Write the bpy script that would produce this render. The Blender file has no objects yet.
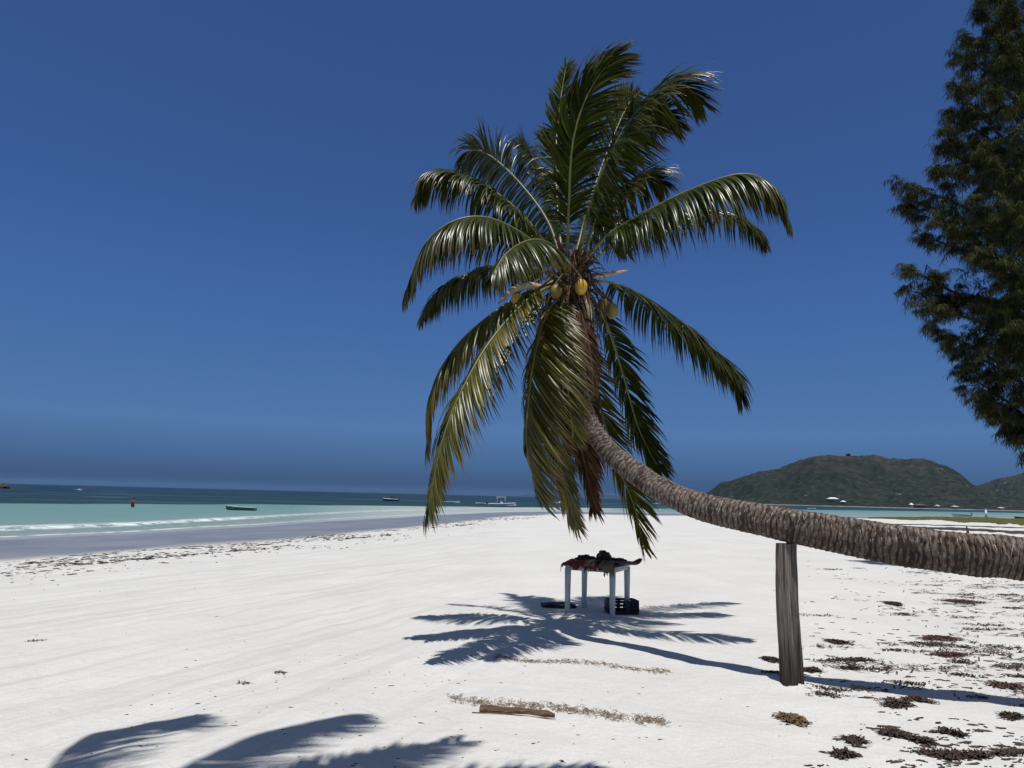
import bpy, math, random
import numpy as np
from mathutils import Vector, Matrix, noise as mnoise

random.seed(11)
rng = np.random.default_rng(11)
C = bpy.context.scene.collection
S = bpy.context.scene

# ------------------------------------------------------------------ camera
H0, F = 1.65, 740.0
PITCH, ROLL = math.radians(8.62), math.radians(1.46)
cam = bpy.data.cameras.new('camera'); camo = bpy.data.objects.new('camera', cam); C.objects.link(camo)
cam.sensor_width = 36; cam.lens = F / 1024 * 36; cam.clip_start = 0.05; cam.clip_end = 60000
CM = Matrix.Translation((0, 0, H0)) @ Matrix.Rotation(math.pi/2 + PITCH, 4, 'X') @ Matrix.Rotation(ROLL, 4, 'Z')
camo.matrix_world = CM
S.camera = camo
R3 = CM.to_3x3()

# ------------------------------------------------------------------ light
K = 0.33                                   # metres a shadow runs away from the camera per metre of height
SUN_EL = math.atan(1 / K)
HZ = [(0.0, (0.045, 0.07, 0.115, 1)), (0.018, (0.155, 0.215, 0.31, 1)), (0.04, (0.27, 0.37, 0.51, 1)), (0.085, (0.42, 0.575, 0.76, 1)), (0.15, (0.40, 0.59, 0.81, 1)), (0.24, (0.37, 0.575, 0.875, 1)), (0.38, (0.325, 0.495, 0.785, 1)), (0.64, (0.31, 0.465, 0.71, 1)), (0.76, (1.0, 0.72, 0.42, 1)), (1.0, (1.0, 0.72, 0.42, 1))]  # top stops warm the unseen zenith, added to make shade less blue
w = bpy.data.worlds.new('World'); S.world = w; w.use_nodes = True
wn, wl = w.node_tree.nodes, w.node_tree.links
bg = wn['Background']; bg.inputs['Strength'].default_value = 0.11
sky = wn.new('ShaderNodeTexSky'); sky.sky_type = 'NISHITA'; sky.sun_disc = False
sky.sun_elevation = SUN_EL; sky.sun_rotation = math.pi
sky.air_density = 1.0; sky.dust_density = 0.15; sky.ozone_density = 2.0; sky.altitude = 0
def wnode(t, **kw):
    n = wn.new(t)
    for k, v in kw.items(): setattr(n, k, v)
    return n
tcw = wnode('ShaderNodeTexCoord'); sepw = wnode('ShaderNodeSeparateXYZ'); wl.new(tcw.outputs['Generated'], sepw.inputs[0])
lift = wnode('ShaderNodeMapRange'); lift.inputs[1].default_value = 0.0; lift.inputs[2].default_value = 1.0
lift.inputs[3].default_value = 0.20; lift.inputs[4].default_value = 1.15; wl.new(sepw.outputs[2], lift.inputs[0])
comw = wnode('ShaderNodeCombineXYZ'); wl.new(sepw.outputs[0], comw.inputs[0]); wl.new(sepw.outputs[1], comw.inputs[1]); wl.new(lift.outputs[0], comw.inputs[2])
nrm = wnode('ShaderNodeVectorMath', operation='NORMALIZE'); wl.new(comw.outputs[0], nrm.inputs[0]); wl.new(nrm.outputs[0], sky.inputs[0])
# dull band of sea haze just over the horizon, polarised deep blue in view
band = wnode('ShaderNodeValToRGB'); wl.new(sepw.outputs[2], band.inputs[0])
e = band.color_ramp.elements; band.color_ramp.interpolation = 'LINEAR'
e[0].position, e[0].color = HZ[0]; e[1].position, e[1].color = HZ[-1]
for p_, c_ in HZ[1:-1]:
    q_ = e.new(p_); q_.color = c_
mulw = wnode('ShaderNodeMix', data_type='RGBA', blend_type='MULTIPLY'); mulw.inputs[0].default_value = 1.0
wl.new(sky.outputs[0], mulw.inputs[6]); wl.new(band.outputs[0], mulw.inputs[7]); wl.new(mulw.outputs[2], bg.inputs['Color'])
sun = bpy.data.lights.new('sun', 'SUN'); sun.energy = 4.2; sun.angle = math.radians(0.53); sun.color = (1, 0.97, 0.93)
suno = bpy.data.objects.new('sun', sun); C.objects.link(suno)
suno.rotation_euler = (math.pi/2 - SUN_EL, 0, 0); suno.location = (0, -20, 60)
S.view_settings.view_transform = 'Standard'; S.view_settings.look = 'None'
S.view_settings.exposure = 0.0; S.view_settings.gamma = 1.0
S.cycles.use_denoising = True; S.cycles.max_bounces = 6; S.cycles.transparent_max_bounces = 8
S.cycles.volume_bounces = 0

# ------------------------------------------------------------------ placing
def ray(px, py):
    d = R3 @ Vector(((px - 512) / F, (384 - py) / F, -1))
    return d
def P(px, py, d):                          # point seen at a pixel, d metres ahead
    r = ray(px, py); return Vector((0, 0, H0)) + r * (d / r.y)
def Gz(px, py, z):
    r = ray(px, py); return Vector((0, 0, H0)) + r * ((z - H0) / r.z)

SEA = -1.0
def bound(pts, z, ext):
    a = []
    for px, py in pts:
        g = Gz(px, py, z); a.append((math.degrees(math.atan2(g.x, g.y)), math.hypot(g.x, g.y)))
    a += ext; a.sort()
    t = np.array([q[0] for q in a]); r = np.log([q[1] for q in a])
    return t, r
EXT = lambda a: [(-180, 120*a), (-150, 50*a), (-120, 27*a), (-90, 22*a), (-60, 20.5*a), (70, 240*a), (110, 200*a), (150, 150*a), (180, 120*a)]
B_dry = bound([(0, 561), (130, 551), (260, 542), (400, 529), (460, 522), (500, 517.5), (560, 514), (660, 515.5), (760, 516.5), (870, 518.5), (1024, 521)], -0.75, EXT(1))
B_wat = bound([(0, 540), (130, 534), (256, 527), (400, 517.5), (500, 512.5), (560, 511.5), (660, 513.5), (760, 515.3), (870, 517.2), (1024, 518.5)], SEA, EXT(1.45))
B_foam = bound([(0, 530.5), (130, 525.5), (256, 518), (390, 510.5), (500, 508.5), (560, 508.5), (660, 510.5), (760, 513), (870, 514), (1024, 516)], SEA, EXT(1.9))
B_dark = bound([(0, 503.2), (130, 503.8), (256, 504.4), (400, 505.8), (500, 507.2), (560, 507.6), (660, 508.5), (760, 509.5), (870, 510.5), (1024, 513)], SEA, EXT(4.5))
def RB(B, th): return np.exp(np.interp(th, B[0], B[1]))

def lat(ix, iy, seed):
    h = (ix * 374761393 + iy * 668265263 + seed * 974634777) & 0xffffffff
    h = ((h ^ (h >> 13)) * 1274126177) & 0xffffffff
    return ((h ^ (h >> 16)) & 0xffff) / 65535.0
def vnoise(x, y, seed=0):
    x = np.asarray(x, float); y = np.asarray(y, float)
    ix = np.floor(x).astype(np.int64); iy = np.floor(y).astype(np.int64); fx = x - ix; fy = y - iy
    fx = fx*fx*(3-2*fx); fy = fy*fy*(3-2*fy)
    a = lat(ix, iy, seed); b = lat(ix+1, iy, seed); c = lat(ix, iy+1, seed); d = lat(ix+1, iy+1, seed)
    return (a*(1-fx)+b*fx)*(1-fy) + (c*(1-fx)+d*fx)*fy
def fbm(x, y, seed=0, o=4):
    s = 0; a = 0.5; t = 0
    for k in range(o):
        s = s + a*vnoise(x*2**k, y*2**k, seed+k*17); t += a; a *= 0.5
    return s/t

def ground_z(x, y):
    x = np.asarray(x, float); y = np.asarray(y, float)
    th = np.degrees(np.arctan2(x, y)); r = np.hypot(x, y)
    rd = RB(B_dry, th); rw = RB(B_wat, th)
    q = r / rd
    z1 = -0.75*np.clip(q, 0, 1)**1.6
    u = np.clip((r-rd)/np.maximum(rw-rd, 1), 0, 3)
    z = np.where(q < 1, z1, -0.75 - 0.25*u)
    z = np.where(u >= 3, np.maximum(-1.5 - (r-rd-3*(rw-rd))*0.02, -4), z)
    dry = np.clip((1-q)*3, 0, 1)
    fade = 1/(1+(r/25)**2)
    z = z + dry*0.05*(fbm(x*0.35, y*0.35, 3)-0.5)
    # long soft ridges left by rakes and feet, running along the beach
    a = x*0.914 - y*0.405; b = x*0.405 + y*0.914
    z = z + dry*fade*0.085*np.clip((0.6-x)/3, 0.15, 1)*(fbm(a*2.6, b*0.30, 9, 3)-0.5)
    z = z + dry*fade*0.06*(fbm(x*2.3, y*2.3, 21, 3)-0.5)
    z = z + 0.035*np.exp(-((x-2.65)**2+(y-7.1)**2)/0.035)
    return z
def gz(x, y): return float(ground_z(x, y))
def G(px, py):                             # point of the beach seen at a pixel
    r = ray(px, py); z = 0.0
    for _ in range(6):
        t = (z - H0)/r.z; z = gz(r.x*t, r.y*t)
    return Vector((r.x*t, r.y*t, z))

# ------------------------------------------------------------------ helpers
def tag(o, label=None, cat=None, group=None, kind=None):
    if label: o['label'] = label
    if cat: o['category'] = cat
    if group: o['group'] = group
    if kind: o['kind'] = kind
    return o
def empty(name, loc, label=None, cat=None, group=None, rz=0):
    o = bpy.data.objects.new(name, None); C.objects.link(o); o.location = loc; o.rotation_euler = (0, 0, rz)
    o.empty_display_size = 0.2
    return tag(o, label, cat, group)
def mesh(name, V, Fa, mat, parent=None, smooth=True, attrs=None, loc=None):
    me = bpy.data.meshes.new(name)
    V = np.asarray(V, float)
    org = Vector((0, 0, 0))
    if parent is not None:
        base = parent.location if parent.parent is None else parent.location + parent.parent.location
        if parent.rotation_euler.z == 0: org = base
    if loc is not None: org = Vector(loc)
    V = V - np.array(org)
    me.from_pydata([tuple(v) for v in V], [], Fa if isinstance(Fa, list) else [tuple(int(i) for i in f) for f in Fa])
    me.polygons.foreach_set('use_smooth', [smooth]*len(me.polygons))
    if attrs:
        for k, a in attrs.items():
            at = me.attributes.new(k, 'FLOAT', 'POINT'); at.data.foreach_set('value', np.asarray(a, float).ravel())
    me.materials.append(mat); me.update()
    o = bpy.data.objects.new(name, me); C.objects.link(o)
    if parent is not None: o.parent = parent
    elif loc is not None: o.location = org
    return o
class MB:
    def __init__(s): s.v = []; s.f = []; s.a = {}
    def add(s, V, Fa, **at):
        n = len(s.v); s.v.extend([tuple(v) for v in V]); s.f.extend([tuple(i+n for i in f) for f in Fa])
        for k, a in at.items():
            if np.isscalar(a): a = [a]*len(V)
            s.a.setdefault(k, []).extend(list(a))
    def tube(s, pts, rad, n=10, cap=True, flat=1.0, **at):
        V, Fa = tube(pts, rad, n, cap, flat); s.add(V, Fa, **at)
    def box(s, c, size, rz=0, taper=1.0, bev=0.0, M=None):
        x, y, z = [q/2 for q in size]; b = min(bev, x*0.9, y*0.9, z*0.9)
        if b <= 0:
            V = [(sx*x*(taper if sz < 0 else 1), sy*y*(taper if sz < 0 else 1), sz*z) for sz in (-1, 1) for sx, sy in ((-1,-1),(1,-1),(1,1),(-1,1))]
            Fa = [(3,2,1,0),(4,5,6,7),(0,1,5,4),(1,2,6,5),(2,3,7,6),(3,0,4,7)]
        else:
            V = []; Fa = []
            prof = [(-z, b), (-z+b, 0), (z-b, 0), (z, b)]
            for zz, i in prof:
                X, Y = x-i, y-i
                tt = taper if zz < 0 else 1
                V += [(px*tt, py*tt, zz) for px, py in ((-X+b,-Y),(X-b,-Y),(X,-Y+b),(X,Y-b),(X-b,Y),(-X+b,Y),(-X,Y-b),(-X,-Y+b))]
            for k in range(3):
                for i in range(8): Fa.append((k*8+i, k*8+(i+1) % 8, k*8+8+(i+1) % 8, k*8+8+i))
            Fa.append(tuple(range(7, -1, -1))); Fa.append(tuple(range(24, 32)))
        Mx = (M if M else Matrix.Rotation(rz, 4, 'Z')); c = Vector(c)
        s.add([c + Mx.to_3x3() @ Vector(v) for v in V], Fa)
    def build(s, name, mat, parent=None, smooth=True, loc=None):
        return mesh(name, s.v, s.f, mat, parent, smooth, s.a or None, loc)
def catmull(pts, n):
    pts = [Vector(p) for p in pts]; P_ = [pts[0]*2-pts[1]] + pts + [pts[-1]*2-pts[-2]]
    out = []; m = len(pts)-1
    for k in range(n+1):
        u = k/n*m; i = min(int(u), m-1); t = u-i
        a, b, c, d = P_[i], P_[i+1], P_[i+2], P_[i+3]
        out.append(0.5*((2*b)+(c-a)*t+(2*a-5*b+4*c-d)*t*t+(3*b-a-3*c+d)*t**3))
    return out
def frames(pts, up=Vector((0, 0, 1))):
    fr = []; n = len(pts); N = None
    for i in range(n):
        T = (pts[min(i+1, n-1)]-pts[max(i-1, 0)]).normalized()
        if N is None:
            N = up - T*up.dot(T)
            if N.length < 1e-3: N = Vector((1, 0, 0)) - T*T.x
        N = (N - T*N.dot(T)).normalized()
        fr.append((T, N, T.cross(N)))
    return fr
def tube(pts, rad, n=10, cap=True, flat=1.0):
    pts = [Vector(p) for p in pts]; fr = frames(pts); V = []; Fa = []
    for i, p in enumerate(pts):
        r = rad[i] if hasattr(rad, '__len__') else rad; T, N, B = fr[i]
        for k in range(n):
            a = 2*math.pi*k/n; V.append(p + (N*math.cos(a)*flat + B*math.sin(a))*r)
    for i in range(len(pts)-1):
        for k in range(n):
            Fa.append((i*n+k, i*n+(k+1) % n, (i+1)*n+(k+1) % n, (i+1)*n+k))
    if cap: Fa.append(tuple(range(n-1, -1, -1))); m = (len(pts)-1)*n; Fa.append(tuple(range(m, m+n)))
    return V, Fa

# ------------------------------------------------------------------ materials
class NT:
    def __init__(s, name):
        s.m = bpy.data.materials.new(name); s.m.use_nodes = True; s.t = s.m.node_tree
        s.n = s.t.nodes; s.l = s.t.links; s.b = s.n['Principled BSDF']; s.out = s.n['Material Output']
        s.tc = s.n.new('ShaderNodeTexCoord')
    def L(s, a, b): s.l.new(a, b)
    def noise(s, scale, detail=4, vec=None, rough=0.55, dist=0, sc=None):
        n = s.n.new('ShaderNodeTexNoise'); n.inputs['Scale'].default_value = scale; n.inputs['Detail'].default_value = detail
        n.inputs['Roughness'].default_value = rough; n.inputs['Distortion'].default_value = dist
        v = vec or s.tc.outputs['Object']
        if sc: v = s.map(v, sc)
        s.L(v, n.inputs['Vector']); return n.outputs['Fac']
    def map(s, v, sc=(1,1,1), rot=(0,0,0)):
        m = s.n.new('ShaderNodeMapping'); m.inputs['Scale'].default_value = sc; m.inputs['Rotation'].default_value = rot
        s.L(v, m.inputs['Vector']); return m.outputs[0]
    def ramp(s, fac, stops, interp='LINEAR'):
        r = s.n.new('ShaderNodeValToRGB'); e = r.color_ramp.elements; r.color_ramp.interpolation = interp
        while len(e) > 1: e.remove(e[-1])
        e[0].position = stops[0][0]; e[0].color = col(stops[0][1])
        for p, c in stops[1:]:
            q = e.new(p); q.color = col(c)
        s.L(fac, r.inputs[0]); return r.outputs[0]
    def mix(s, f, a, b, mode='MIX'):
        m = s.n.new('ShaderNodeMix'); m.data_type = 'RGBA'; m.blend_type = mode
        for sock, v in ((m.inputs[0], f), (m.inputs[6], a), (m.inputs[7], b)):
            if hasattr(v, 'is_linked') or isinstance(v, bpy.types.NodeSocket): s.L(v, sock)
            else: sock.default_value = v if isinstance(v, (int, float)) else col(v)
        return m.outputs[2]
    def math(s, op, a, b=0.0, clamp=False):
        m = s.n.new('ShaderNodeMath'); m.operation = op; m.use_clamp = clamp
        for sock, v in ((m.inputs[0], a), (m.inputs[1], b)):
            if isinstance(v, bpy.types.NodeSocket): s.L(v, sock)
            else: sock.default_value = v
        return m.outputs[0]
    def mr(s, v, a, b, c=0.0, d=1.0, smooth=True):
        m = s.n.new('ShaderNodeMapRange'); m.interpolation_type = 'SMOOTHSTEP' if smooth else 'LINEAR'
        s.L(v, m.inputs[0]); m.inputs[1].default_value = a; m.inputs[2].default_value = b; m.inputs[3].default_value = c; m.inputs[4].default_value = d
        return m.outputs[0]
    def attr(s, name):
        a = s.n.new('ShaderNodeAttribute'); a.attribute_name = name; return a.outputs['Fac']
    def bump(s, h, strength=0.5, dist=0.01, normal=None):
        b = s.n.new('ShaderNodeBump'); b.inputs['Strength'].default_value = strength; b.inputs['Distance'].default_value = dist
        s.L(h, b.inputs['Height'])
        if normal: s.L(normal, b.inputs['Normal'])
        return b.outputs[0]
    def set(s, color=None, rough=None, spec=None, normal=None, **kw):
        for k, v in (('Base Color', color), ('Roughness', rough), ('Specular IOR Level', spec), ('Normal', normal)):
            if v is None: continue
            if isinstance(v, bpy.types.NodeSocket): s.L(v, s.b.inputs[k])
            else: s.b.inputs[k].default_value = col(v) if k == 'Base Color' else v
        return s.m
def col(c):
    if isinstance(c, (int, float)): return (c, c, c, 1)
    return tuple(c) + (1,) if len(c) == 3 else tuple(c)
def simple(name, c, rough=0.6, var=0.25, scale=8, spec=0.4, bump=0.0):
    t = NT(name); n = t.noise(scale, 5)
    a = tuple(q*(1-var) for q in c); b = tuple(min(1, q*(1+var)) for q in c)
    nm = t.bump(t.noise(scale*4, 4), bump, 0.01) if bump else None
    return t.set(t.ramp(n, [(0.3, a), (0.7, b)]), rough, spec, nm)

def m_sand():
    t = NT('white_sand'); wet = t.attr('wet'); P_ = t.tc.outputs['Object']
    n1 = t.noise(0.5, 5); n2 = t.noise(60, 3, rough=0.7); n3 = t.noise(7, 4)
    base = t.ramp(n1, [(0.3, (0.60, 0.592, 0.56)), (0.7, (0.675, 0.665, 0.635))])
    grain = t.ramp(n2, [(0.35, 0.88), (0.65, 1.0)])
    base = t.mix(1.0, base, grain, 'MULTIPLY')
    # tiny dark grit and bits of weed
    sp = t.noise(26, 2, rough=0.6); spk = t.math('MULTIPLY', t.mr(sp, 0.70, 0.76), t.mr(t.noise(0.9, 3), 0.45, 0.65))
    base = t.mix(spk, base, (0.25, 0.22, 0.19))
    stain = t.mr(t.noise(0.7, 5, sc=(1.0, 0.35, 1)), 0.55, 0.75)
    base = t.mix(t.math('MULTIPLY', stain, 0.25), base, (0.50, 0.48, 0.45))
    stk = t.noise(1.0, 4, vec=t.map(t.map(P_, rot=(0, 0, math.radians(23.9))), sc=(4.5, 0.22, 1)), rough=0.6)
    sx = t.n.new('ShaderNodeSeparateXYZ'); t.L(P_, sx.inputs[0]); lft = t.mr(sx.outputs[0], 0.8, -2.0)
    base = t.mix(t.math('MULTIPLY', t.mr(stk, 0.46, 0.64, 0, 0.8), lft), base, (0.515, 0.505, 0.475))
    base = t.mix(t.mr(t.noise(3.2, 4), 0.5, 0.7, 0, 0.25), base, (0.52, 0.51, 0.485))
    wn_ = t.math('ADD', wet, t.math('MULTIPLY', t.math('SUBTRACT', t.noise(0.12, 4, sc=(1, 0.5, 1)), 0.5), 0.25))
    wf = t.mr(wn_, 0.93, 1.07)
    wc = t.ramp(t.noise(0.25, 4), [(0.35, (0.20, 0.20, 0.195)), (0.65, (0.27, 0.27, 0.26))])
    color = t.mix(wf, base, wc)
    rough = t.mr(wf, 0, 1, 0.95, 0.28, False)
    b1 = t.noise(9, 5, rough=0.6)
    st = t.noise(1.0, 5, vec=t.map(t.map(P_, rot=(0, 0, math.radians(23.9))), sc=(9, 0.8, 1)))
    hsum = t.math('ADD', t.math('MULTIPLY', b1, 0.8), t.math('ADD', t.math('MULTIPLY', st, t.math('ADD', 0.15, t.math('MULTIPLY', lft, 0.7))), t.math('MULTIPLY', n2, 0.12)))
    hsum = t.math('MULTIPLY', hsum, t.math('SUBTRACT', 1.0, wf))
    nm = t.bump(hsum, 0.9, 0.035)
    return t.set(color, rough, 0.35, nm)
def m_sea():
    t = NT('sea_water'); z = t.attr('zone'); fo = t.attr('foam')
    P_ = t.tc.outputs['Object']
    wob = t.math('SUBTRACT', t.noise(0.06, 4), 0.5); wob2 = t.math('SUBTRACT', t.noise(0.5, 3), 0.5)
    zz = t.math('ADD', z, t.math('ADD', t.math('MULTIPLY', wob, 0.22), t.math('MULTIPLY', wob2, 0.05)))
    f = t.math('DIVIDE', zz, 5.0)
    c = t.ramp(f, [(0.16, (0.25, 0.27, 0.29)), (0.22, (0.26, 0.29, 0.31)), (0.33, (0.19, 0.25, 0.25)), (0.41, (0.175, 0.262, 0.262)),
                   (0.5, (0.135, 0.248, 0.238)), (0.592, (0.125, 0.238, 0.232)), (0.602, (0.022, 0.046, 0.050)), (0.68, (0.018, 0.042, 0.052)),
                   (0.76, (0.012, 0.034, 0.052)), (1.0, (0.006, 0.022, 0.055))])
    # pale reef streaks in the dark water, darker weed streaks in the pale
    s1 = t.mr(t.noise(0.028, 4, sc=(0.4, 1.8, 1)), 0.52, 0.64)
    dark = t.mr(zz, 3.02, 3.1)
    c = t.mix(t.math('MULTIPLY', t.math('MULTIPLY', s1, dark), 0.55), c, (0.055, 0.12, 0.125))
    s2 = t.mr(t.noise(0.25, 4, sc=(0.5, 1.4, 1)), 0.5, 0.75)
    c = t.mix(t.math('MULTIPLY', s2, 0.3), c, t.mix(1.0, c, (0.65, 0.8, 0.85), 'MULTIPLY'))
    c = t.mix(t.math('MULTIPLY', t.attr('pale'), t.mr(zz, 3.0, 2.8)), c, (0.36, 0.41, 0.39))
    # breaking foam: main line at zone 2, wash line at zone 1.35, white caps on the reef
    lum = t.noise(0.9, 5, rough=0.65)
    def line(cz, wd, amp, ns):
        d = t.math('ABSOLUTE', t.math('SUBTRACT', t.math('ADD', z, t.math('MULTIPLY', wob, ns)), cz))
        return t.math('MULTIPLY', t.mr(d, wd, wd*0.25), amp)
    l1 = t.math('MULTIPLY', line(2.0, 0.15, 0.9, 0.14), t.mr(lum, 0.36, 0.62))
    l2 = t.math('MULTIPLY', line(1.25, 0.07, 0.65, 0.12), t.mr(lum, 0.30, 0.6))
    l3 = t.math('MULTIPLY', t.mr(t.math('MULTIPLY', t.math('SUBTRACT', zz, 1.0), t.math('SUBTRACT', 2.1, zz)), 0.1, 0.3), t.mr(lum, 0.55, 0.75, 0, 0.5))
    ff = t.math('MULTIPLY', fo, t.math('MAXIMUM', l1, t.math('MAXIMUM', l2, l3)), clamp=True)
    caps = t.mr(t.noise(0.02, 3, sc=(0.35, 2.6, 1)), 0.66, 0.72)
    ff = t.math('MAXIMUM', ff, t.math('MULTIPLY', t.math('MULTIPLY', caps, t.math('MULTIPLY', t.mr(zz, 3.1, 3.3), t.mr(zz, 4.3, 3.9))), 0.55))
    c = t.mix(ff, c, (0.72, 0.75, 0.76))
    rough = t.mr(ff, 0, 1, 0.50, 0.9, False)
    hb = t.math('ADD', t.noise(1.6, 4, sc=(0.6, 1.5, 1)), t.noise(6, 3))
    nm = t.bump(hb, 0.5, 0.12)
    return t.set(c, rough, 0.10, nm)
def m_trunk():
    t = NT('palm_bark'); u = t.attr('u'); v = t.attr('v')      # u metres along, v 0..1 around
    cx = t.n.new('ShaderNodeCombineXYZ'); t.L(u, cx.inputs[0])
    sv = t.attr('sv'); cv = t.attr('cv'); t.L(sv, cx.inputs[1]); t.L(cv, cx.inputs[2])
    fib = t.noise(1.0, 6, vec=t.map(cx.outputs[0], (45, 3, 3)), rough=0.6)
    blo = t.noise(1.0, 5, vec=t.map(cx.outputs[0], (6, 2.0, 2.0)))
    fine = t.noise(1.0, 4, vec=t.map(cx.outputs[0], (120, 14, 14)), rough=0.75)
    g = t.attr('groove')
    c = t.ramp(fib, [(0.28, (0.050, 0.037, 0.029)), (0.5, (0.145, 0.118, 0.099)), (0.74, (0.38, 0.33, 0.29))])
    c = t.mix(t.mr(blo, 0.52, 0.72, 0, 0.65), c, (0.16, 0.085, 0.055))
    c = t.mix(t.mr(g, 0.25, 0.8, 0, 0.85), c, (0.035, 0.024, 0.018))
    c = t.mix(t.math('MULTIPLY', t.attr('flank_shade'), 0.6), c, t.mix(1.0, c, (0.42, 0.36, 0.32), 'MULTIPLY'))  # shade painted into the bark colour on the flank below the mantle edge
    h = t.math('ADD', fib, t.math('MULTIPLY', fine, 0.6))
    return t.set(c, 0.9, 0.2, t.bump(h, 0.8, 0.012))
def m_leaf(name, a, b, tipc, tipamt, rough=0.33, trans=0.22, spec=0.6):
    t = NT(name); r = t.attr('rnd'); tp = t.attr('tip'); n = t.noise(5, 3)
    c = t.mix(r, a, b); c = t.mix(t.mr(n, 0.35, 0.7, 0, 0.35), c, tuple(q*0.6 for q in a))
    f = t.math('MULTIPLY', t.mr(tp, 0.62, 1.0), tipamt)
    c = t.mix(f, c, tipc)
    ge = t.n.new('ShaderNodeNewGeometry'); bf = ge.outputs['Backfacing']
    t.set(c, t.mr(bf, 0, 1, rough, 0.8, False), t.mr(bf, 0, 1, spec, 0.08, False))
    tr = t.n.new('ShaderNodeBsdfTranslucent'); t.L(t.mix(1.0, c, (1.3, 1.5, 0.6), 'MULTIPLY'), tr.inputs[0])
    mx = t.n.new('ShaderNodeMixShader'); mx.inputs[0].default_value = trans
    t.L(t.b.outputs[0], mx.inputs[1]); t.L(tr.outputs[0], mx.inputs[2]); t.L(mx.outputs[0], t.out.inputs[0])
    return t.m
def m_wood(name, a, b, c3, sc=(40, 40, 3), dark=None):
    t = NT(name); g = t.noise(1.0, 6, sc=sc, rough=0.7); g2 = t.noise(1.0, 4, sc=(sc[0]*0.3, sc[1]*0.3, sc[2]*0.4))
    c = t.ramp(g, [(0.3, a), (0.5, b), (0.7, c3)])
    c = t.mix(t.mr(g2, 0.55, 0.75, 0, 0.6), c, a)
    if dark:
        s = t.n.new('ShaderNodeSeparateXYZ'); t.L(t.tc.outputs['Object'], s.inputs[0])
        zz = t.math('ADD', s.outputs[2], t.math('MULTIPLY', t.math('SUBTRACT', t.noise(6, 4, sc=(3, 3, 0.6)), 0.5), 0.35))
        c = t.mix(t.mr(zz, dark[0], dark[1], 0.85, 0.0), c, dark[2])
    return t.set(c, 0.85, 0.2, t.bump(g, 1.0, 0.012))
M = {}
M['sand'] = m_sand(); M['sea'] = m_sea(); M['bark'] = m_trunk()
M['leaf'] = m_leaf('palm_leaf_green', (0.012, 0.018, 0.002), (0.056, 0.070, 0.008), (0.12, 0.085, 0.03), 0.6, 0.33, 0.17, 0.55)
M['leafy'] = m_leaf('palm_leaf_yellowing', (0.038, 0.042, 0.004), (0.150, 0.132, 0.014), (0.14, 0.085, 0.035), 0.9, 0.35, 0.18, 0.5)
M['leafd'] = m_leaf('palm_leaf_dead', (0.028, 0.013, 0.008), (0.085, 0.040, 0.022), (0.14, 0.09, 0.05), 0.8, 0.8, 0.08, 0.15)
M['rib'] = simple('palm_midrib', (0.13, 0.13, 0.035), 0.45, 0.2, 6, 0.5)
M['ribd'] = simple('palm_midrib_dead', (0.085, 0.058, 0.035), 0.8, 0.3, 6, 0.2)
M['fibre'] = m_wood('palm_fibre', (0.018, 0.011, 0.007), (0.075, 0.042, 0.020), (0.24, 0.145, 0.055), (30, 30, 30))
M['spathe'] = simple('dried_spathe', (0.36, 0.30, 0.22), 0.6, 0.3, 20, 0.3)
M['nut'] = simple('coconut_husk', (0.50, 0.32, 0.035), 0.55, 0.3, 9, 0.5)
M['nutg'] = simple('coconut_husk_green', (0.17, 0.13, 0.03), 0.5, 0.35, 9, 0.4)
M['weed'] = simple('dry_seaweed', (0.056, 0.040, 0.031), 0.85, 0.5, 30, 0.2)
M['weed_red'] = simple('reddish_seaweed', (0.085, 0.050, 0.042), 0.85, 0.5, 30, 0.2)
M['weed_tan'] = simple('tan_seaweed', (0.15, 0.10, 0.055), 0.85, 0.5, 30, 0.2)

# ------------------------------------------------------------------ beach
def polar(rs, ths):
    T, Rr = np.meshgrid(np.radians(ths), rs); X = Rr*np.sin(T); Y = Rr*np.cos(T); return X, Y
def gridfaces(nr, nt, wrap):
    f = []
    for i in range(nr-1):
        for j in range(nt if wrap else nt-1):
            k = (j+1) % nt; f.append((i*nt+j, (i+1)*nt+j, (i+1)*nt+k, i*nt+k))
    return f
ths = np.concatenate([np.arange(-46, 46, 0.22), np.arange(46, 314, 4.0)])
rs = np.concatenate([np.geomspace(0.4, 2.5, 8), np.geomspace(2.6, 60, 300)[0:], np.geomspace(61, 420, 60), [700, 1500, 5000, 16000]])
X, Y = polar(rs, ths); Z = ground_z(X, Y)
TH = np.degrees(np.arctan2(X, Y)); RR = np.hypot(X, Y)
V = np.stack([X.ravel(), Y.ravel(), Z.ravel()], 1)
Fg = gridfaces(len(rs), len(ths), True)
V = np.vstack([V, [[0, 0, gz(0, 0.01)]]]); nc = len(V)-1
Fg += [(nc, j, (j+1) % len(ths)) for j in range(len(ths))]
wet = np.append((RR/RB(B_dry, TH)).ravel(), 0)
tag(mesh('beach_ground', V, Fg, M['sand'], attrs={'wet': wet}), kind='structure')

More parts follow.
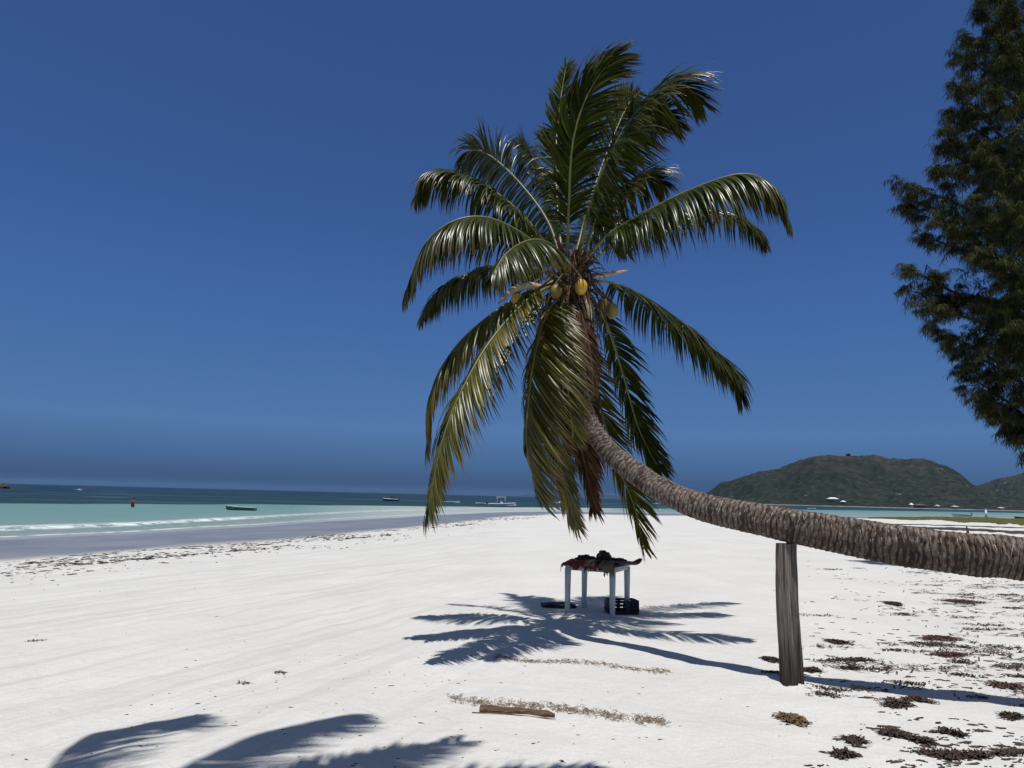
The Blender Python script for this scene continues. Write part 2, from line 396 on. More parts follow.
# ------------------------------------------------------------------ sea
ths2 = np.concatenate([np.arange(-46, 46, 0.5), np.arange(46, 314, 4.0)])
fr_ = np.concatenate([np.linspace(0, 1, 14, endpoint=False), np.linspace(1, 2, 24, endpoint=False), np.linspace(2, 3.0, 14, endpoint=False), [3.0, 3.2, 3.5, 3.8, 4, 4.25, 4.5, 4.75, 5]])
T2 = np.radians(ths2); td = np.where(ths2 > 180, ths2-360, ths2)
b1 = np.log(RB(B_wat, td)); b2 = np.log(RB(B_foam, td)); b3 = np.log(RB(B_dark, td)); b4 = b3+1.1; b5 = np.full_like(b1, math.log(24000)); b0 = b1-0.25
rows = []
for q in fr_:
    bs = [b0, b1, b2, b3, b4, b5]; i = min(int(q), 4); u = q-i
    rows.append(np.exp(bs[i]*(1-u)+bs[i+1]*u))
RW = np.array(rows); XW = RW*np.sin(T2); YW = RW*np.cos(T2)
zone = np.repeat(fr_[:, None], len(ths2), 1)
px_of = 512+F*np.tan(np.radians(np.clip(td, -80, 80)))
foam = np.clip((400-px_of)/170, 0, 1)*np.where(np.abs(td) > 100, 1, 1)
foam = np.repeat(np.maximum(foam, np.where(px_of < 620, 0.5, 0.12))[None, :], len(fr_), 0)
pale = np.repeat((np.clip((px_of-300)/110, 0, 1)*np.clip((640-px_of)/60, 0, 1)*0.85)[None, :], len(fr_), 0)
ZW = SEA + 0.16*np.exp(-((zone-2.0)/0.07)**2)*foam*(0.5+fbm(XW*0.2, YW*0.2, 4)) + 0.05*np.exp(-((zone-1.25)/0.05)**2)*foam
ZW = np.where(zone < 0.99, SEA-0.03, ZW)
tag(mesh('sea_water', np.stack([XW.ravel(), YW.ravel(), ZW.ravel()], 1), gridfaces(len(fr_), len(ths2), True), M['sea'],
         attrs={'zone': zone.ravel(), 'foam': foam.ravel(), 'pale': pale.ravel()}), kind='structure')

# ------------------------------------------------------------------ hills across the bay
def m_hill():
    t = NT('forested_hillside')
    n = t.noise(0.10, 4, rough=0.65); n2 = t.noise(0.006, 4); n3 = t.noise(0.02, 4)
    s = t.n.new('ShaderNodeSeparateXYZ'); t.L(t.tc.outputs['Object'], s.inputs[0])
    c = t.ramp(n, [(0.28, (0.006, 0.011, 0.008)), (0.5, (0.022, 0.029, 0.020)), (0.74, (0.055, 0.058, 0.042))])
    c = t.mix(t.mr(n2, 0.45, 0.7, 0, 0.6), c, (0.012, 0.020, 0.014))
    hi = t.mr(t.math('ADD', s.outputs[2], t.math('MULTIPLY', t.math('SUBTRACT', n2, 0.5), 120)), 40, 95)
    br = t.math('MULTIPLY', hi, t.mr(n3, 0.42, 0.56, 0, 0.8))
    c = t.mix(br, c, t.ramp(n, [(0.3, (0.026, 0.022, 0.019)), (0.7, (0.078, 0.060, 0.052))]))
    rock = t.mr(t.noise(0.035, 3, rough=0.5), 0.69, 0.74)
    c = t.mix(t.math('MULTIPLY', rock, 0.7), c, (0.16, 0.15, 0.135))
    return t.set(c, 0.95, 0.1, t.bump(t.noise(0.2, 4), 1.0, 2.0))
M['hill'] = m_hill()
def hill(name, sil, Rf, Rr, cols, rows_, amp, seed):
    xs = np.linspace(sil[0][0], sil[-1][0], cols); ys = np.interp(xs, [s[0] for s in sil], [s[1] for s in sil])
    V = []; 
    for i in range(cols):
        p = P(xs[i], ys[i], Rr); hmax = max(p.z - SEA, 2)
        ux, uy = p.x/Rr, 1.0
        for j in range(rows_):
            v = j/(rows_-1)
            if v < 0.75: d = Rf + (Rr-Rf)*(v/0.75); g = math.sin(math.pi/2*(v/0.75))**1.15
            else: d = Rr + (Rr-Rf)*1.2*((v-0.75)/0.25); g = max(0, 1-((v-0.75)/0.25)**1.5)
            V.append((ux*d, uy*d, g*hmax))
    V = np.array(V); x, y, g = V[:, 0], V[:, 1], V[:, 2]
    rel = np.clip(g/25, 0, 1)
    nz = (np.abs(fbm(x*0.009, y*0.005, seed, 4)-0.5)*-2)*46*rel*np.clip(1-np.abs(g/g.max()-1)*0, 0, 1)
    cl = (fbm(x*0.13, y*0.05, seed+5, 3)-0.4)*amp*np.clip(g/5, 0.35, 1)
    top = np.tile(np.arange(rows_)/(rows_-1), cols); nearridge = np.exp(-((top-0.75)/0.12)**2)
    V[:, 2] = SEA - 0.3 + g + nz*(1-nearridge) + cl
    Fa = []
    for i in range(cols-1):
        for j in range(rows_-1):
            a = i*rows_+j; Fa.append((a, a+rows_, a+rows_+1, a+1))
    return tag(mesh(name, V, Fa, M['hill'], smooth=True), kind='structure')
silA = [(690, 503), (705, 494), (720, 484), (740, 478), (760, 471.5), (775, 470), (800, 461), (815, 457), (850, 456.5), (875, 455), (890, 459.5), (905, 460.5), (925, 459), (945, 466.5), (960, 474), (972, 485), (985, 491), (1010, 496), (1060, 500), (1110, 504)]
hill('hill', silA, 1000, 1420, 620, 70, 7.0, 5)
silB = [(955, 500), (972, 488), (985, 484), (1000, 478.5), (1012, 477), (1024, 473), (1050, 462), (1090, 455), (1150, 462), (1220, 480), (1280, 498)]
hill('hill', silB, 1500, 2100, 420, 50, 8.0, 31)
silC = [(512, 497.0), (530, 494.2), (548, 491.8), (562, 491.2), (580, 492.6), (600, 493.6), (622, 495.8), (645, 499.5)]
hill('hill', silC, 12500, 14000, 160, 20, 4.0, 77)
# near shore woods strip already part of the hill foot; pale beach along it
t = M['pale'] = simple('far_beach_sand', (0.22, 0.21, 0.18), 0.95, 0.4, 0.05)
V = []; Fa = []
xs = np.linspace(700, 1090, 200)
for i, x in enumerate(xs):
    a = Gz(x, 483.2+0.0255*x+2.2, SEA); ux = a.x/a.y; wv = 6*vnoise(x*0.06, 0, 8)
    for d, z in ((996-wv*0.5, -0.2), (998-wv*0.2, 0.5), (1003, 0.8)):
        V.append((ux*d, d, SEA+z))
for i in range(199):
    for j in range(2): a = i*3+j; Fa.append((a, a+3, a+4, a+1))
tag(mesh('shore_beach', V, Fa, M['pale']), kind='structure')

# ------------------------------------------------------------------ leaning coconut palm
WIND = Vector((0.10, 0.0, 0.0))
def frond(parent, pts, face, L=0.62, droop=0.55, twist=0.0, kind='leaf', n=92, wid=0.034, start=0.13, thick=0.024, ang=(74, 26), dih=0.22, gap=0.05, seed=0, label=None, sides=(1, -1), rag=0.25, wind=1.0, hang=0.0, asym=1.0):
    L *= 1.12; n = int(n*1.75); wid *= 0.84; rag += 0.2; gap += 0.05
    rn = random.Random(seed*7919+13)
    NP = 60; path = catmull(pts, NP); T0 = (path[1]-path[0]).normalized()
    fr = []; N = Vector(face)
    for i in range(NP+1):
        T = (path[min(i+1, NP)]-path[max(i-1, 0)]).normalized()
        Nn = (N - T*N.dot(T)).normalized(); N = Nn
        tw = Matrix.Rotation(math.radians(twist)*(i/NP), 3, T)
        Nt = tw @ Nn; fr.append((T, Nt, T.cross(Nt)))
    ln = sum((path[i+1]-path[i]).length for i in range(NP))
    rad = [thick*(1-i/NP)**0.8*(1.0 if i > 3 else 1.5-0.12*i)*0.8+0.003 for i in range(NP+1)]
    mb = MB()
    mb.tube(path, rad, 7)
    rib = mb.build('midrib', M['ribd'] if kind == 'leafd' else M['rib'], parent)
    lb = MB(); SEG = 7
    for sd in sides:
        lean = 0
        for k in range(n):
            t = start + (1-start)*(k+rn.random()*0.7)/n
            if rn.random() < gap: continue
            f = t*NP; i = min(int(f), NP-1); u = f-i
            p = path[i].lerp(path[i+1], u); T, Nt, Sd = fr[i]
            tt = (t-start)/(1-start)
            prof = (0.50+0.50*min(1, tt/0.22))*(1-max(0, (tt-0.45)/0.55)**1.7*0.62)
            ll = L*prof*rn.uniform(1-rag*0.7, 1.06)*(asym if sd > 0 else 1)
            if rn.random() < 0.04: ll *= rn.uniform(0.4, 0.8)
            if k % 5 == 0: lean = rn.uniform(-1, 1)
            a = math.radians(ang[0]+(ang[1]-ang[0])*tt**1.3 + rn.uniform(-5, 5) + lean*8)
            dh = dih*(1-0.5*tt) + rn.uniform(-0.10, 0.10) + lean*0.13
            d = (T*math.cos(a) + Sd*sd*math.sin(a) + Nt*dh).normalized()
            d = (d + Vector((0, 0, -hang*(1-0.75*tt**1.5)))).normalized()
            dr = droop*(0.6+0.8*rn.random()) + lean*0.10
            w0 = wid*rn.uniform(0.8, 1.15)*(0.6+0.4*prof); rnd = rn.random()
            rt = Matrix.Rotation(rn.uniform(-0.5, 0.5), 3, d)
            pos = p.copy(); st = ll/SEG; V = []; tp = []
            for s in range(SEG+1):
                q = s/SEG
                ww = w0*(0.55+1.8*q if q < 0.25 else 1.0*(1-((q-0.25)/0.75)**1.6)+0.02)*0.5
                side = (T - d*T.dot(d)); 
                if side.length < 1e-3: side = Nt.copy()
                side = (rt @ side.normalized()); nn = d.cross(side)*sd
                V += [pos - side*ww - nn*ww*0.45, pos, pos + side*ww - nn*ww*0.45]; tp += [q, q, q]
                d = (d + Vector((0, 0, -1))*dr*(0.25+1.1*q)*0.42 + WIND*wind*(0.3+q)*0.6).normalized()
                pos = pos + d*st
            if pos.z < gz(pos.x, pos.y)+0.03: continue
            Fa = []
            for s in range(SEG):
                b = s*3; Fa += [(b, b+1, b+4, b+3), (b+1, b+2, b+5, b+4)] if sd < 0 else [(b+3, b+4, b+1, b), (b+4, b+5, b+2, b+1)]
            lb.add(V, Fa, tip=tp, rnd=rnd)
    fo = lb.build('frond', M[kind], parent)
    if label: fo['label'] = label
    rib.parent = fo
    return fo

def ring_trunk(name, pts, parent, seg_per_m=90, nr=40, ring=0.062, fringe=0.010, mat='bark', uoff=0.0, mantle=0.0):
    """pts: (Vector, radius); a ringed palm stem with overlapping shaggy leaf scars"""
    n0 = 200; path = catmull([p for p, r in pts], n0)
    L_ = [0]
    for i in range(n0): L_.append(L_[-1]+(path[i+1]-path[i]).length)
    rr = np.interp(np.linspace(0, len(pts)-1, n0+1), range(len(pts)), [r for p, r in pts])
    n = int(L_[-1]*seg_per_m); ul = np.linspace(0, L_[-1], n+1)
    path = [Vector([float(np.interp(u, L_, [q[c] for q in path])) for c in range(3)]) for u in ul]
    rads = np.interp(ul, L_, rr); fr = frames(path)
    vv = np.linspace(0, 1, nr, endpoint=False)
    U, Vv = np.meshgrid(ul, vv, indexing='ij'); sv = np.sin(2*np.pi*Vv); cv = np.cos(2*np.pi*Vv)
    w1 = fbm(U*5+sv*1.3+40, cv*1.3+7, 3, 3)-0.5
    ph = U/ring + uoff + w1*1.5 + 0.5*np.sin(U*3.1)
    sw = ph-np.floor(ph)                                   # 0..1 saw: each scar flares toward the base, then steps in
    rag = fbm(U*34, sv*3+50+cv, 5, 2) * 0.7 + fbm(U*13, cv*4+sv*5+9, 8, 2)*0.6
    amp_ = 0.35+1.1*fbm(U*2.2+3, cv*1.5+sv*1.5+20, 14, 2)
    disp = fringe*amp_*(sw**1.6)*(0.45+0.9*rag) + 0.009*(fbm(U*38, sv*3+cv*3+80, 16, 2)-0.5) + 0.012*(fbm(U*6, sv*2+cv+3, 11, 3)-0.5)
    groove = np.clip(1-sw*2.4, 0, 1)*(0.75+0.9*rag) + np.clip((fbm(U*26, sv*2.2+cv+31, 19, 3)-0.52)*5, 0, 1)*np.clip(1.0-np.abs(fbm(U*3, sv*3+cv*3, 23)-0.5)*2, 0, 1)*0.9
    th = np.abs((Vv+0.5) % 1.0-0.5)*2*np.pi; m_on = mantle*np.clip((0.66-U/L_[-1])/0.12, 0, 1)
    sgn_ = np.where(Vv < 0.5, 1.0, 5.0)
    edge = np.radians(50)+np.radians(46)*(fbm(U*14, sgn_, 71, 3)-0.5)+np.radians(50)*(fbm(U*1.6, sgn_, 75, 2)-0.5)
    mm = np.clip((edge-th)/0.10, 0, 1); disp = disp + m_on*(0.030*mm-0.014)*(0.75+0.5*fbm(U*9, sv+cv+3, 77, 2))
    flank_shade = (1-mm)*np.clip(m_on*1.0, 0, 1)
    V = []
    for i in range(n+1):
        T, N, B = fr[i]; c = path[i]
        for k in range(nr):
            r = rads[i]+disp[i, k]; V.append(c + (N*float(cv[i, k]) + B*float(sv[i, k]))*float(r))
    Fa = gridfaces(n+1, nr, True); Fa.append(tuple(range(nr))); m = n*nr; Fa.append(tuple(range(m+nr-1, m-1, -1)))
    return mesh(name, V, Fa, M[mat], parent, attrs={'u': U, 'v': Vv, 'sv': sv, 'cv': cv, 'groove': groove, 'flank_shade': flank_shade}), path, rads, fr

TP = [(Vector((8.0, 5.1, -0.4)), 0.215), (Vector((7.1, 5.4, 0.42)), 0.20), (P(1120, 571, 6.15), 0.190), (P(1024, 560.5, 6.4), 0.182), (P(960, 555, 6.55), 0.178),
      (P(900, 547, 6.72), 0.174), (P(850, 538.5, 6.88), 0.168), (P(795, 527.5, 7.08), 0.157), (P(744, 517, 7.35), 0.145), (P(700, 506.5, 7.65), 0.135),
      (P(668, 493, 7.9), 0.128), (P(640, 476, 8.15), 0.122), (P(612, 454, 8.4), 0.113), (P(594, 430, 8.55), 0.104), (P(583, 404, 8.65), 0.094),
      (P(578, 372, 8.75), 0.098), (P(574, 335, 8.8), 0.118), (P(572, 300, 8.8), 0.140), (P(570, 262, 8.8), 0.10)]
base = Vector((7.8, 5.15, 0))
palm = empty('coconut_palm', base, 'coconut palm with a long leaning trunk held up by the wooden post', 'palm tree')
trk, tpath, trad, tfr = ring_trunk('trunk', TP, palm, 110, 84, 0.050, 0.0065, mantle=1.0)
# shaggy strands left by old leaf scars, hanging down the flanks of the thick lower stem
st = MB(); rs_ = random.Random(3); n_t = len(tpath)
for k in range(1000):
    i = rs_.randrange(int(0.06*n_t), int(0.64*n_t)); T, N, B = tfr[i]
    a = rs_.choice((-1, 1))*math.radians(rs_.gauss(48, 13)); upn = (Vector((0, 0, 1))-T*T.z).normalized(); sdn = T.cross(upn)
    thin = 1.0 if i < 0.45*n_t else 0.55
    ln = rs_.uniform(0.03, 0.10)*thin; r = trad[i]+0.011; pts = []
    sl = rs_.uniform(-0.25, 0.25)
    for q in range(5):
        aa = a + math.copysign(ln*q/4/r, a); rr = r+0.006+0.004*math.sin(q*1.1)+0.004*q*rs_.random()
        pts.append(tpath[i] + (upn*math.cos(aa)+sdn*math.sin(aa))*rr + T*sl*ln*q/4)
    w_ = rs_.uniform(0.0015, 0.0045)
    st.tube(pts, [w_, w_, w_*0.8, w_*0.6, w_*0.2], 4, cap=False, rnd=rs_.random())
def m_strand():
    t = NT('bark_strand'); return t.set(t.ramp(t.attr('rnd'), [(0.0, (0.06, 0.042, 0.032)), (0.5, (0.22, 0.17, 0.135)), (1.0, (0.46, 0.39, 0.33))]), 0.9, 0.2)
st.build('bark_fringe', m_strand(), palm)
UPV = (0, 0, 1)
def FR(pts, face, **k): return frond(palm, [P(*p) for p in pts], face, **k)
# top fronds
FR([(567, 262, 8.8), (569, 205, 8.55), (572, 150, 8.4), (582, 108, 8.3), (600, 74, 8.25), (618, 56, 8.2)], (0.15, 1, 0.1), L=0.64, droop=0.26, n=125, dih=0.0, seed=1, ang=(48, 20), wid=0.040, wind=3.2, rag=0.4)
FR([(562, 258, 8.85), (557, 200, 9.3), (556, 150, 9.7), (560, 105, 10.0), (566, 66, 10.2)], (0.2, 1, 0.5), L=0.62, droop=0.08, n=95, dih=0.1, seed=2, ang=(48, 18), wid=0.038)
FR([(575, 258, 8.9), (592, 195, 9.4), (612, 140, 9.8), (628, 105, 10.2), (640, 92, 10.7)], (-0.2, 1, 0.5), L=0.72, droop=0.20, n=95, dih=0.1, seed=3, hang=0.1, ang=(55, 22), wid=0.040)
# upper right
FR([(578, 258, 8.75), (590, 205, 8.5), (610, 155, 8.35), (632, 118, 8.3), (656, 92, 8.35), (682, 84, 8.4), (702, 104, 8.45)], (-0.75, -0.1, 0.6), L=0.70, droop=0.50, twist=-25, n=115, seed=4, hang=0.55, dih=0.0, wind=2.0, ang=(62, 28), wid=0.038)
# right
FR([(582, 262, 8.7), (612, 232, 8.45), (655, 207, 8.2), (700, 186, 8.0), (742, 174, 7.85), (770, 184, 7.8), (787, 216, 7.8)], (0, -0.25, 1), L=0.68, droop=1.15, n=125, seed=5, hang=0.6, dih=0.0, ang=(70, 30), wid=0.036)
FR([(582, 268, 9.0), (625, 236, 9.6), (675, 212, 10.1), (722, 210, 10.5), (752, 226, 10.8), (765, 243, 10.9)], (0, 0.2, 1), L=0.55, droop=0.9, n=95, seed=6, hang=0.6, dih=0.05, wid=0.032)
# lower right
FR([(584, 280, 8.9), (622, 286, 9.4), (665, 310, 9.9), (705, 342, 10.2), (732, 368, 10.4), (742, 398, 10.5)], (0.3, 0.1, 1), L=0.70, droop=0.75, n=115, seed=7, hang=0.5, dih=0.0, ang=(66, 26), wid=0.038)
FR([(583, 286, 9.0), (605, 320, 9.4), (622, 370, 9.75), (636, 420, 9.9), (648, 448, 9.9), (660, 470, 9.9)], (0.6, 0.5, 0.5), L=0.56, droop=0.35, twist=0, n=95, seed=8, ang=(52, 22), wid=0.040)
FR([(580, 300, 8.95), (592, 360, 9.2), (604, 420, 9.3), (620, 470, 9.3), (634, 505, 9.25), (644, 548, 9.2)], (0.5, 0.4, 0.3), L=0.56, droop=0.30, n=85, seed=9, ang=(52, 20), kind='leafy', wid=0.036)
# hanging in front of the stem
FR([(566, 290, 8.65), (548, 312, 8.35), (536, 350, 8.2), (529, 400, 8.15), (527, 445, 8.15), (538, 497, 8.15)], (-0.75, -0.75, 0.25), L=0.84, droop=0.34, n=125, seed=10, asym=0.5, ang=(44, 20), kind='leafy', wid=0.038, wind=3.6, dih=0.0)
FR([(570, 300, 8.7), (560, 340, 8.5), (556, 390, 8.45), (556, 435, 8.45), (566, 490, 8.4), (578, 528, 8.4)], (-0.4, -0.9, 0.1), L=0.46, droop=0.28, n=80, seed=11, ang=(40, 18), kind='leafy', wid=0.034, wind=1.4)
FR([(574, 305, 8.95), (580, 360, 9.1), (586, 410, 9.1), (590, 460, 9.1), (592, 510, 9.05)], (0, -1, 0.1), L=0.46, droop=0.5, n=90, seed=12, ang=(34, 16), kind='leafd', wid=0.026, label='dead brown frond hanging behind the trunk')
FR([(572, 305, 8.98), (572, 360, 9.2), (570, 410, 9.2), (568, 460, 9.2), (574, 522, 9.2)], (0.2, -1, 0.1), L=0.40, droop=0.5, n=70, seed=13, ang=(30, 16), kind='leafd', wid=0.024, label='dead brown frond hanging behind the trunk')
# lower left
FR([(560, 282, 8.7), (530, 298, 8.3), (495, 335, 7.8), (467, 380, 7.5), (444, 435, 7.3), (428, 508, 7.2)], (-0.6, -0.5, 0.6), L=0.70, droop=0.6, n=120, seed=14, hang=0.45, dih=0.05, wind=2.0, ang=(56, 24), kind='leafy', wid=0.036, twist=0)
FR([(558, 280, 8.75), (520, 296, 8.5), (482, 322, 8.35), (452, 352, 8.25), (432, 390, 8.2), (427, 446, 8.2)], (-0.5, 0, 0.8), L=0.66, droop=0.65, n=105, seed=15, hang=0.45, dih=0.05, ang=(54, 24), kind='leafy', wid=0.034)
# left
FR([(560, 270, 8.6), (528, 238, 8.2), (488, 218, 7.95), (452, 222, 7.85), (424, 246, 7.85), (405, 292, 7.9)], (-0.1, -0.3, 1), L=0.64, droop=1.05, n=125, seed=16, hang=0.5, dih=0.0, ang=(66, 28), wid=0.036, kind='leaf')
FR([(560, 275, 8.9), (530, 268, 9.1), (495, 266, 9.3), (462, 276, 9.4), (438, 292, 9.45), (421, 316, 9.5)], (-0.1, 0.2, 1), L=0.52, droop=0.9, n=100, seed=17, hang=0.35, dih=0.05, wid=0.034)
# upper left
FR([(562, 262, 8.85), (548, 222, 9.1), (524, 188, 9.35), (496, 160, 9.6), (474, 150, 9.75), (462, 164, 9.85)], (-0.5, 0, 0.9), L=0.56, droop=0.75, n=105, seed=18, hang=0.6, dih=0.0, ang=(60, 26), wid=0.034)
FR([(560, 266, 8.8), (532, 226, 8.75), (498, 194, 8.75), (462, 176, 8.8), (434, 174, 8.85), (416, 196, 8.9)], (-0.3, 0, 0.95), L=0.56, droop=0.95, n=110, seed=19, hang=0.4, dih=0.0, ang=(62, 28), wid=0.034)
FR([(564, 260, 9.0), (552, 215, 9.6), (540, 178, 10.2), (528, 154, 10.7), (519, 150, 11.0)], (-0.2, 0.6, 0.8), L=0.58, droop=0.26, n=90, seed=20, ang=(58, 24), wid=0.036)
# reaching away and toward the viewer
FR([(572, 262, 9.0), (590, 232, 9.8), (606, 218, 10.5), (618, 228, 11.0), (626, 252, 11.3)], (0, -0.1, 1), L=0.58, droop=0.5, n=85, seed=21, wid=0.034)
FR([(566, 264, 9.0), (556, 240, 9.9), (546, 236, 10.6), (536, 252, 11.1), (530, 275, 11.3)], (0, -0.1, 1), L=0.55, droop=0.5, n=80, seed=22, wid=0.034)
FR([(566, 268, 8.6), (552, 246, 8.0), (532, 240, 7.4), (508, 252, 6.95), (492, 275, 6.75)], (0, 0.2, 1), L=0.54, droop=0.9, n=100, seed=23, hang=0.6, dih=0.0, wid=0.032)

FR([(578, 262, 9.1), (600, 222, 9.3), (624, 190, 9.5), (646, 176, 9.7), (664, 184, 9.8)], (-0.3, 0.3, 0.8), L=0.60, droop=0.6, n=95, dih=0.0, seed=25, hang=0.5, wid=0.038)
FR([(582, 262, 8.9), (598, 210, 8.9), (618, 160, 9.0), (640, 125, 9.1), (660, 112, 9.1), (678, 126, 9.1)], (-0.6, 0.6, 0.5), L=0.62, droop=0.4, n=105, dih=0.0, seed=26, hang=0.3, wid=0.038, ang=(58, 24), wind=2)
FR([(572, 292, 8.6), (582, 318, 8.5), (590, 352, 8.45), (594, 392, 8.45)], (0.3, -1, 0.1), L=0.30, droop=0.5, n=70, seed=27, ang=(36, 16), kind='leafd', wid=0.024, label='short dead brown frond lying against the top of the trunk')
FR([(566, 296, 8.9), (566, 350, 9.0), (574, 410, 9.0), (584, 460, 9.0), (596, 512, 9.0)], (0.3, 1, 0.1), L=0.48, droop=0.45, n=110, seed=28, ang=(36, 16), wid=0.028, wind=1.5, kind='leafd', label='dead brown frond hanging behind the trunk')
FR([(567, 290, 8.6), (560, 314, 8.3), (561, 350, 8.15), (568, 392, 8.1), (574, 440, 8.1)], (-0.5, -0.85, 0.2), L=0.50, droop=0.4, n=105, seed=31, ang=(46, 20), kind='leafy', wid=0.034, wind=3.0, asym=0.7, dih=0.0)
# leaf bases, fibre and torn sheaths round the growing point
fb = MB(); rn = random.Random(5); cc = P(571, 272, 8.8)
for k in range(34):
    a = rn.uniform(0, 2*math.pi); el = rn.uniform(0.2, 1.3); r = rn.uniform(0.25, 0.5)
    d = Vector((math.cos(a)*math.cos(el), math.sin(a)*math.cos(el), math.sin(el)))
    s0 = cc + Vector((math.cos(a)*0.07, math.sin(a)*0.07, rn.uniform(-0.42, 0.05)))
    pts = [s0, s0+d*r*0.4, s0+d*r*0.75+Vector((0, 0, 0.03)), s0+d*r+Vector((0, 0, -0.03))]
    fb.tube(pts, [0.05, 0.04, 0.026, 0.012], 6, flat=0.5)
for k in range(160):
    a = rn.uniform(0, 2*math.pi); s0 = cc + Vector((math.cos(a)*0.11, math.sin(a)*0.11, rn.uniform(-0.5, 0.25)))
    d = Vector((math.cos(a), math.sin(a), rn.uniform(-0.4, 0.9)))*rn.uniform(0.08, 0.22)
    g = Vector((0, 0, -rn.uniform(0.05, 0.25)))
    fb.tube([s0, s0+d, s0+d*1.4+g*0.5, s0+d*1.5+g], [0.008, 0.006, 0.005, 0.003], 4, cap=False)
for k in range(46):                         # old stubs and torn sheaths drooping below the crown
    a = rn.uniform(0, 2*math.pi); s0 = cc + Vector((math.cos(a)*0.12, math.sin(a)*0.12, -rn.uniform(0.2, 0.75)))
    o = Vector((math.cos(a), math.sin(a), 0)); l = rn.uniform(0.12, 0.34)
    fb.tube(catmull([s0, s0+o*l*0.55-Vector((0, 0, 0.02)), s0+o*l*0.8-Vector((0, 0, l*0.6)), s0+o*l*0.75-Vector((0, 0, l*1.3))], 7), [0.034, 0.034, 0.030, 0.026, 0.024, 0.018, 0.012, 0.005], 6, flat=0.35)
fb.build('leaf_base_fibre', M['fibre'], palm)
def spathe(pts, wmax):
    path = catmull([P(*p) for p in pts], 14); fr2 = frames(path, Vector((0, -1, 0.3))); V = []; Fa = []
    for i, p in enumerate(path):
        T, N, B = fr2[i]; t = i/14; ww = wmax*math.sin(math.pi*min(1, 0.12+t*0.86))**0.8
        for k in range(9):
            a = math.pi*(k/8-0.5)*1.3; V.append(p + B*math.sin(a)*ww - N*(1-math.cos(a))*ww*0.7)
        for k in range(9):
            a = math.pi*(0.5-k/8)*1.3; V.append(p + B*math.sin(a)*ww*0.86 - N*((1-math.cos(a))*ww*0.6+0.010))
    for i in range(14):
        for k in range(18): Fa.append((i*18+k, i*18+(k+1) % 18, (i+1)*18+(k+1) % 18, (i+1)*18+k))
    return mesh('spathe', V, Fa, M['spathe'], palm)
spathe([(548, 287, 8.6), (530, 284, 8.45), (512, 290, 8.35), (498, 304, 8.3)], 0.045)
spathe([(583, 290, 8.55), (588, 303, 8.5), (590, 316, 8.5), (589, 328, 8.5)], 0.035)
spathe([(590, 276, 8.8), (605, 273, 9.0), (618, 271, 9.1), (628, 270, 9.2)], 0.035)
spathe([(556, 300, 8.6), (548, 312, 8.5), (541, 322, 8.5), (536, 334, 8.5)], 0.035)
stn = MB()
for k in range(60):                         # old flower stalks
    a = rn.uniform(0, 2*math.pi); s0 = cc + Vector((math.cos(a)*0.10, math.sin(a)*0.10, -0.25-rn.random()*0.2))
    d = Vector((math.cos(a), math.sin(a), rn.uniform(-0.2, 0.3)))*rn.uniform(0.15, 0.34)
    stn.tube(catmull([s0, s0+d*0.6+Vector((0, 0, 0.03)), s0+d-Vector((0, 0, 0.08)), s0+d*1.12-Vector((0, 0, rn.uniform(0.2, 0.5)))], 8), [0.009]*5+[0.006]*4, 5)
stn.build('flower_stalk', M['ribd'], palm)
def nut(px, py, d, r, m, lab=None):
    c = P(px, py, d); V = []; Fa = []; nu, nv = 16, 20
    for i in range(nu+1):
        t = i/nu*math.pi; z = math.cos(t); s_ = math.sin(t)
        for k in range(nv):
            a = 2*math.pi*k/nv; rr = r*(1+0.07*math.cos(3*a))*(1+0.08*z)
            V.append(c + Vector((s_*math.cos(a)*rr, s_*math.sin(a)*rr, z*r*1.28)))
    for i in range(nu):
        for k in range(nv): Fa.append((i*nv+k, (i+1)*nv+k, (i+1)*nv+(k+1) % nv, i*nv+(k+1) % nv))
    o = mesh('coconut', V, Fa, M[m], palm)
    cp = MB(); cp.tube(catmull([c+Vector((0, 0, r*1.1)), c+Vector((0, 0, r*1.35)), (c*0.6+cc*0.4)+Vector((0, 0, 0.12))], 6), [r*0.5, r*0.42, r*0.2, 0.02, 0.015, 0.012, 0.012], 8)
    s = cp.build('stalk', M['ribd'], palm); s.parent = o
    if lab: o['label'] = lab
nut(580.5, 287, 8.50, 0.078, 'nut', 'ripe yellow coconut at the front of the crown')
nut(517, 301, 8.45, 0.078, 'nut'); nut(529, 314, 8.55, 0.072, 'nutg'); nut(533, 303, 8.42, 0.070, 'nut'); nut(524, 309, 8.5, 0.078, 'nutg'); nut(538, 297, 8.5, 0.07, 'nut')
nut(612, 311, 8.9, 0.078, 'nutg'); nut(603, 305, 8.9, 0.072, 'nutg'); nut(556, 292, 8.48, 0.072, 'nutg')

# ------------------------------------------------------------------ palm beside the photographer: only its shadow shows
p2 = empty('coconut_palm', (-3.9, -1.9, gz(-3.9, -1.9)), 'tall coconut palm out of view that throws frond shadows on the near sand', 'palm tree')
cr = Vector((-2.3, 0.7, 7.0))
ring_trunk('trunk', [(Vector((-3.9, -1.9, -0.2)), 0.19), (Vector((-3.8, -1.7, 1.5)), 0.15), (Vector((-3.4, -1.1, 3.8)), 0.13), (Vector((-2.8, -0.1, 5.8)), 0.12), (cr, 0.10)], p2, 30, 24)
def lift(px, py, h): g = G(px, py); return Vector((g.x, g.y-K*h, g.z+h))
def F2(tgt, h, seed, mid=None, face=UPV, **k):
    e = lift(*tgt, h); m = (cr+e)/2 + Vector((0, 0, 0.55)) if mid is None else lift(*mid)
    frond(p2, [cr, (cr+m)/2+Vector((0, 0, 0.22)), m, (m+e)/2+Vector((0, 0, 0.16)), e], face, seed=seed, **{**dict(L=0.60, droop=0.30, n=110, wid=0.044), **k})
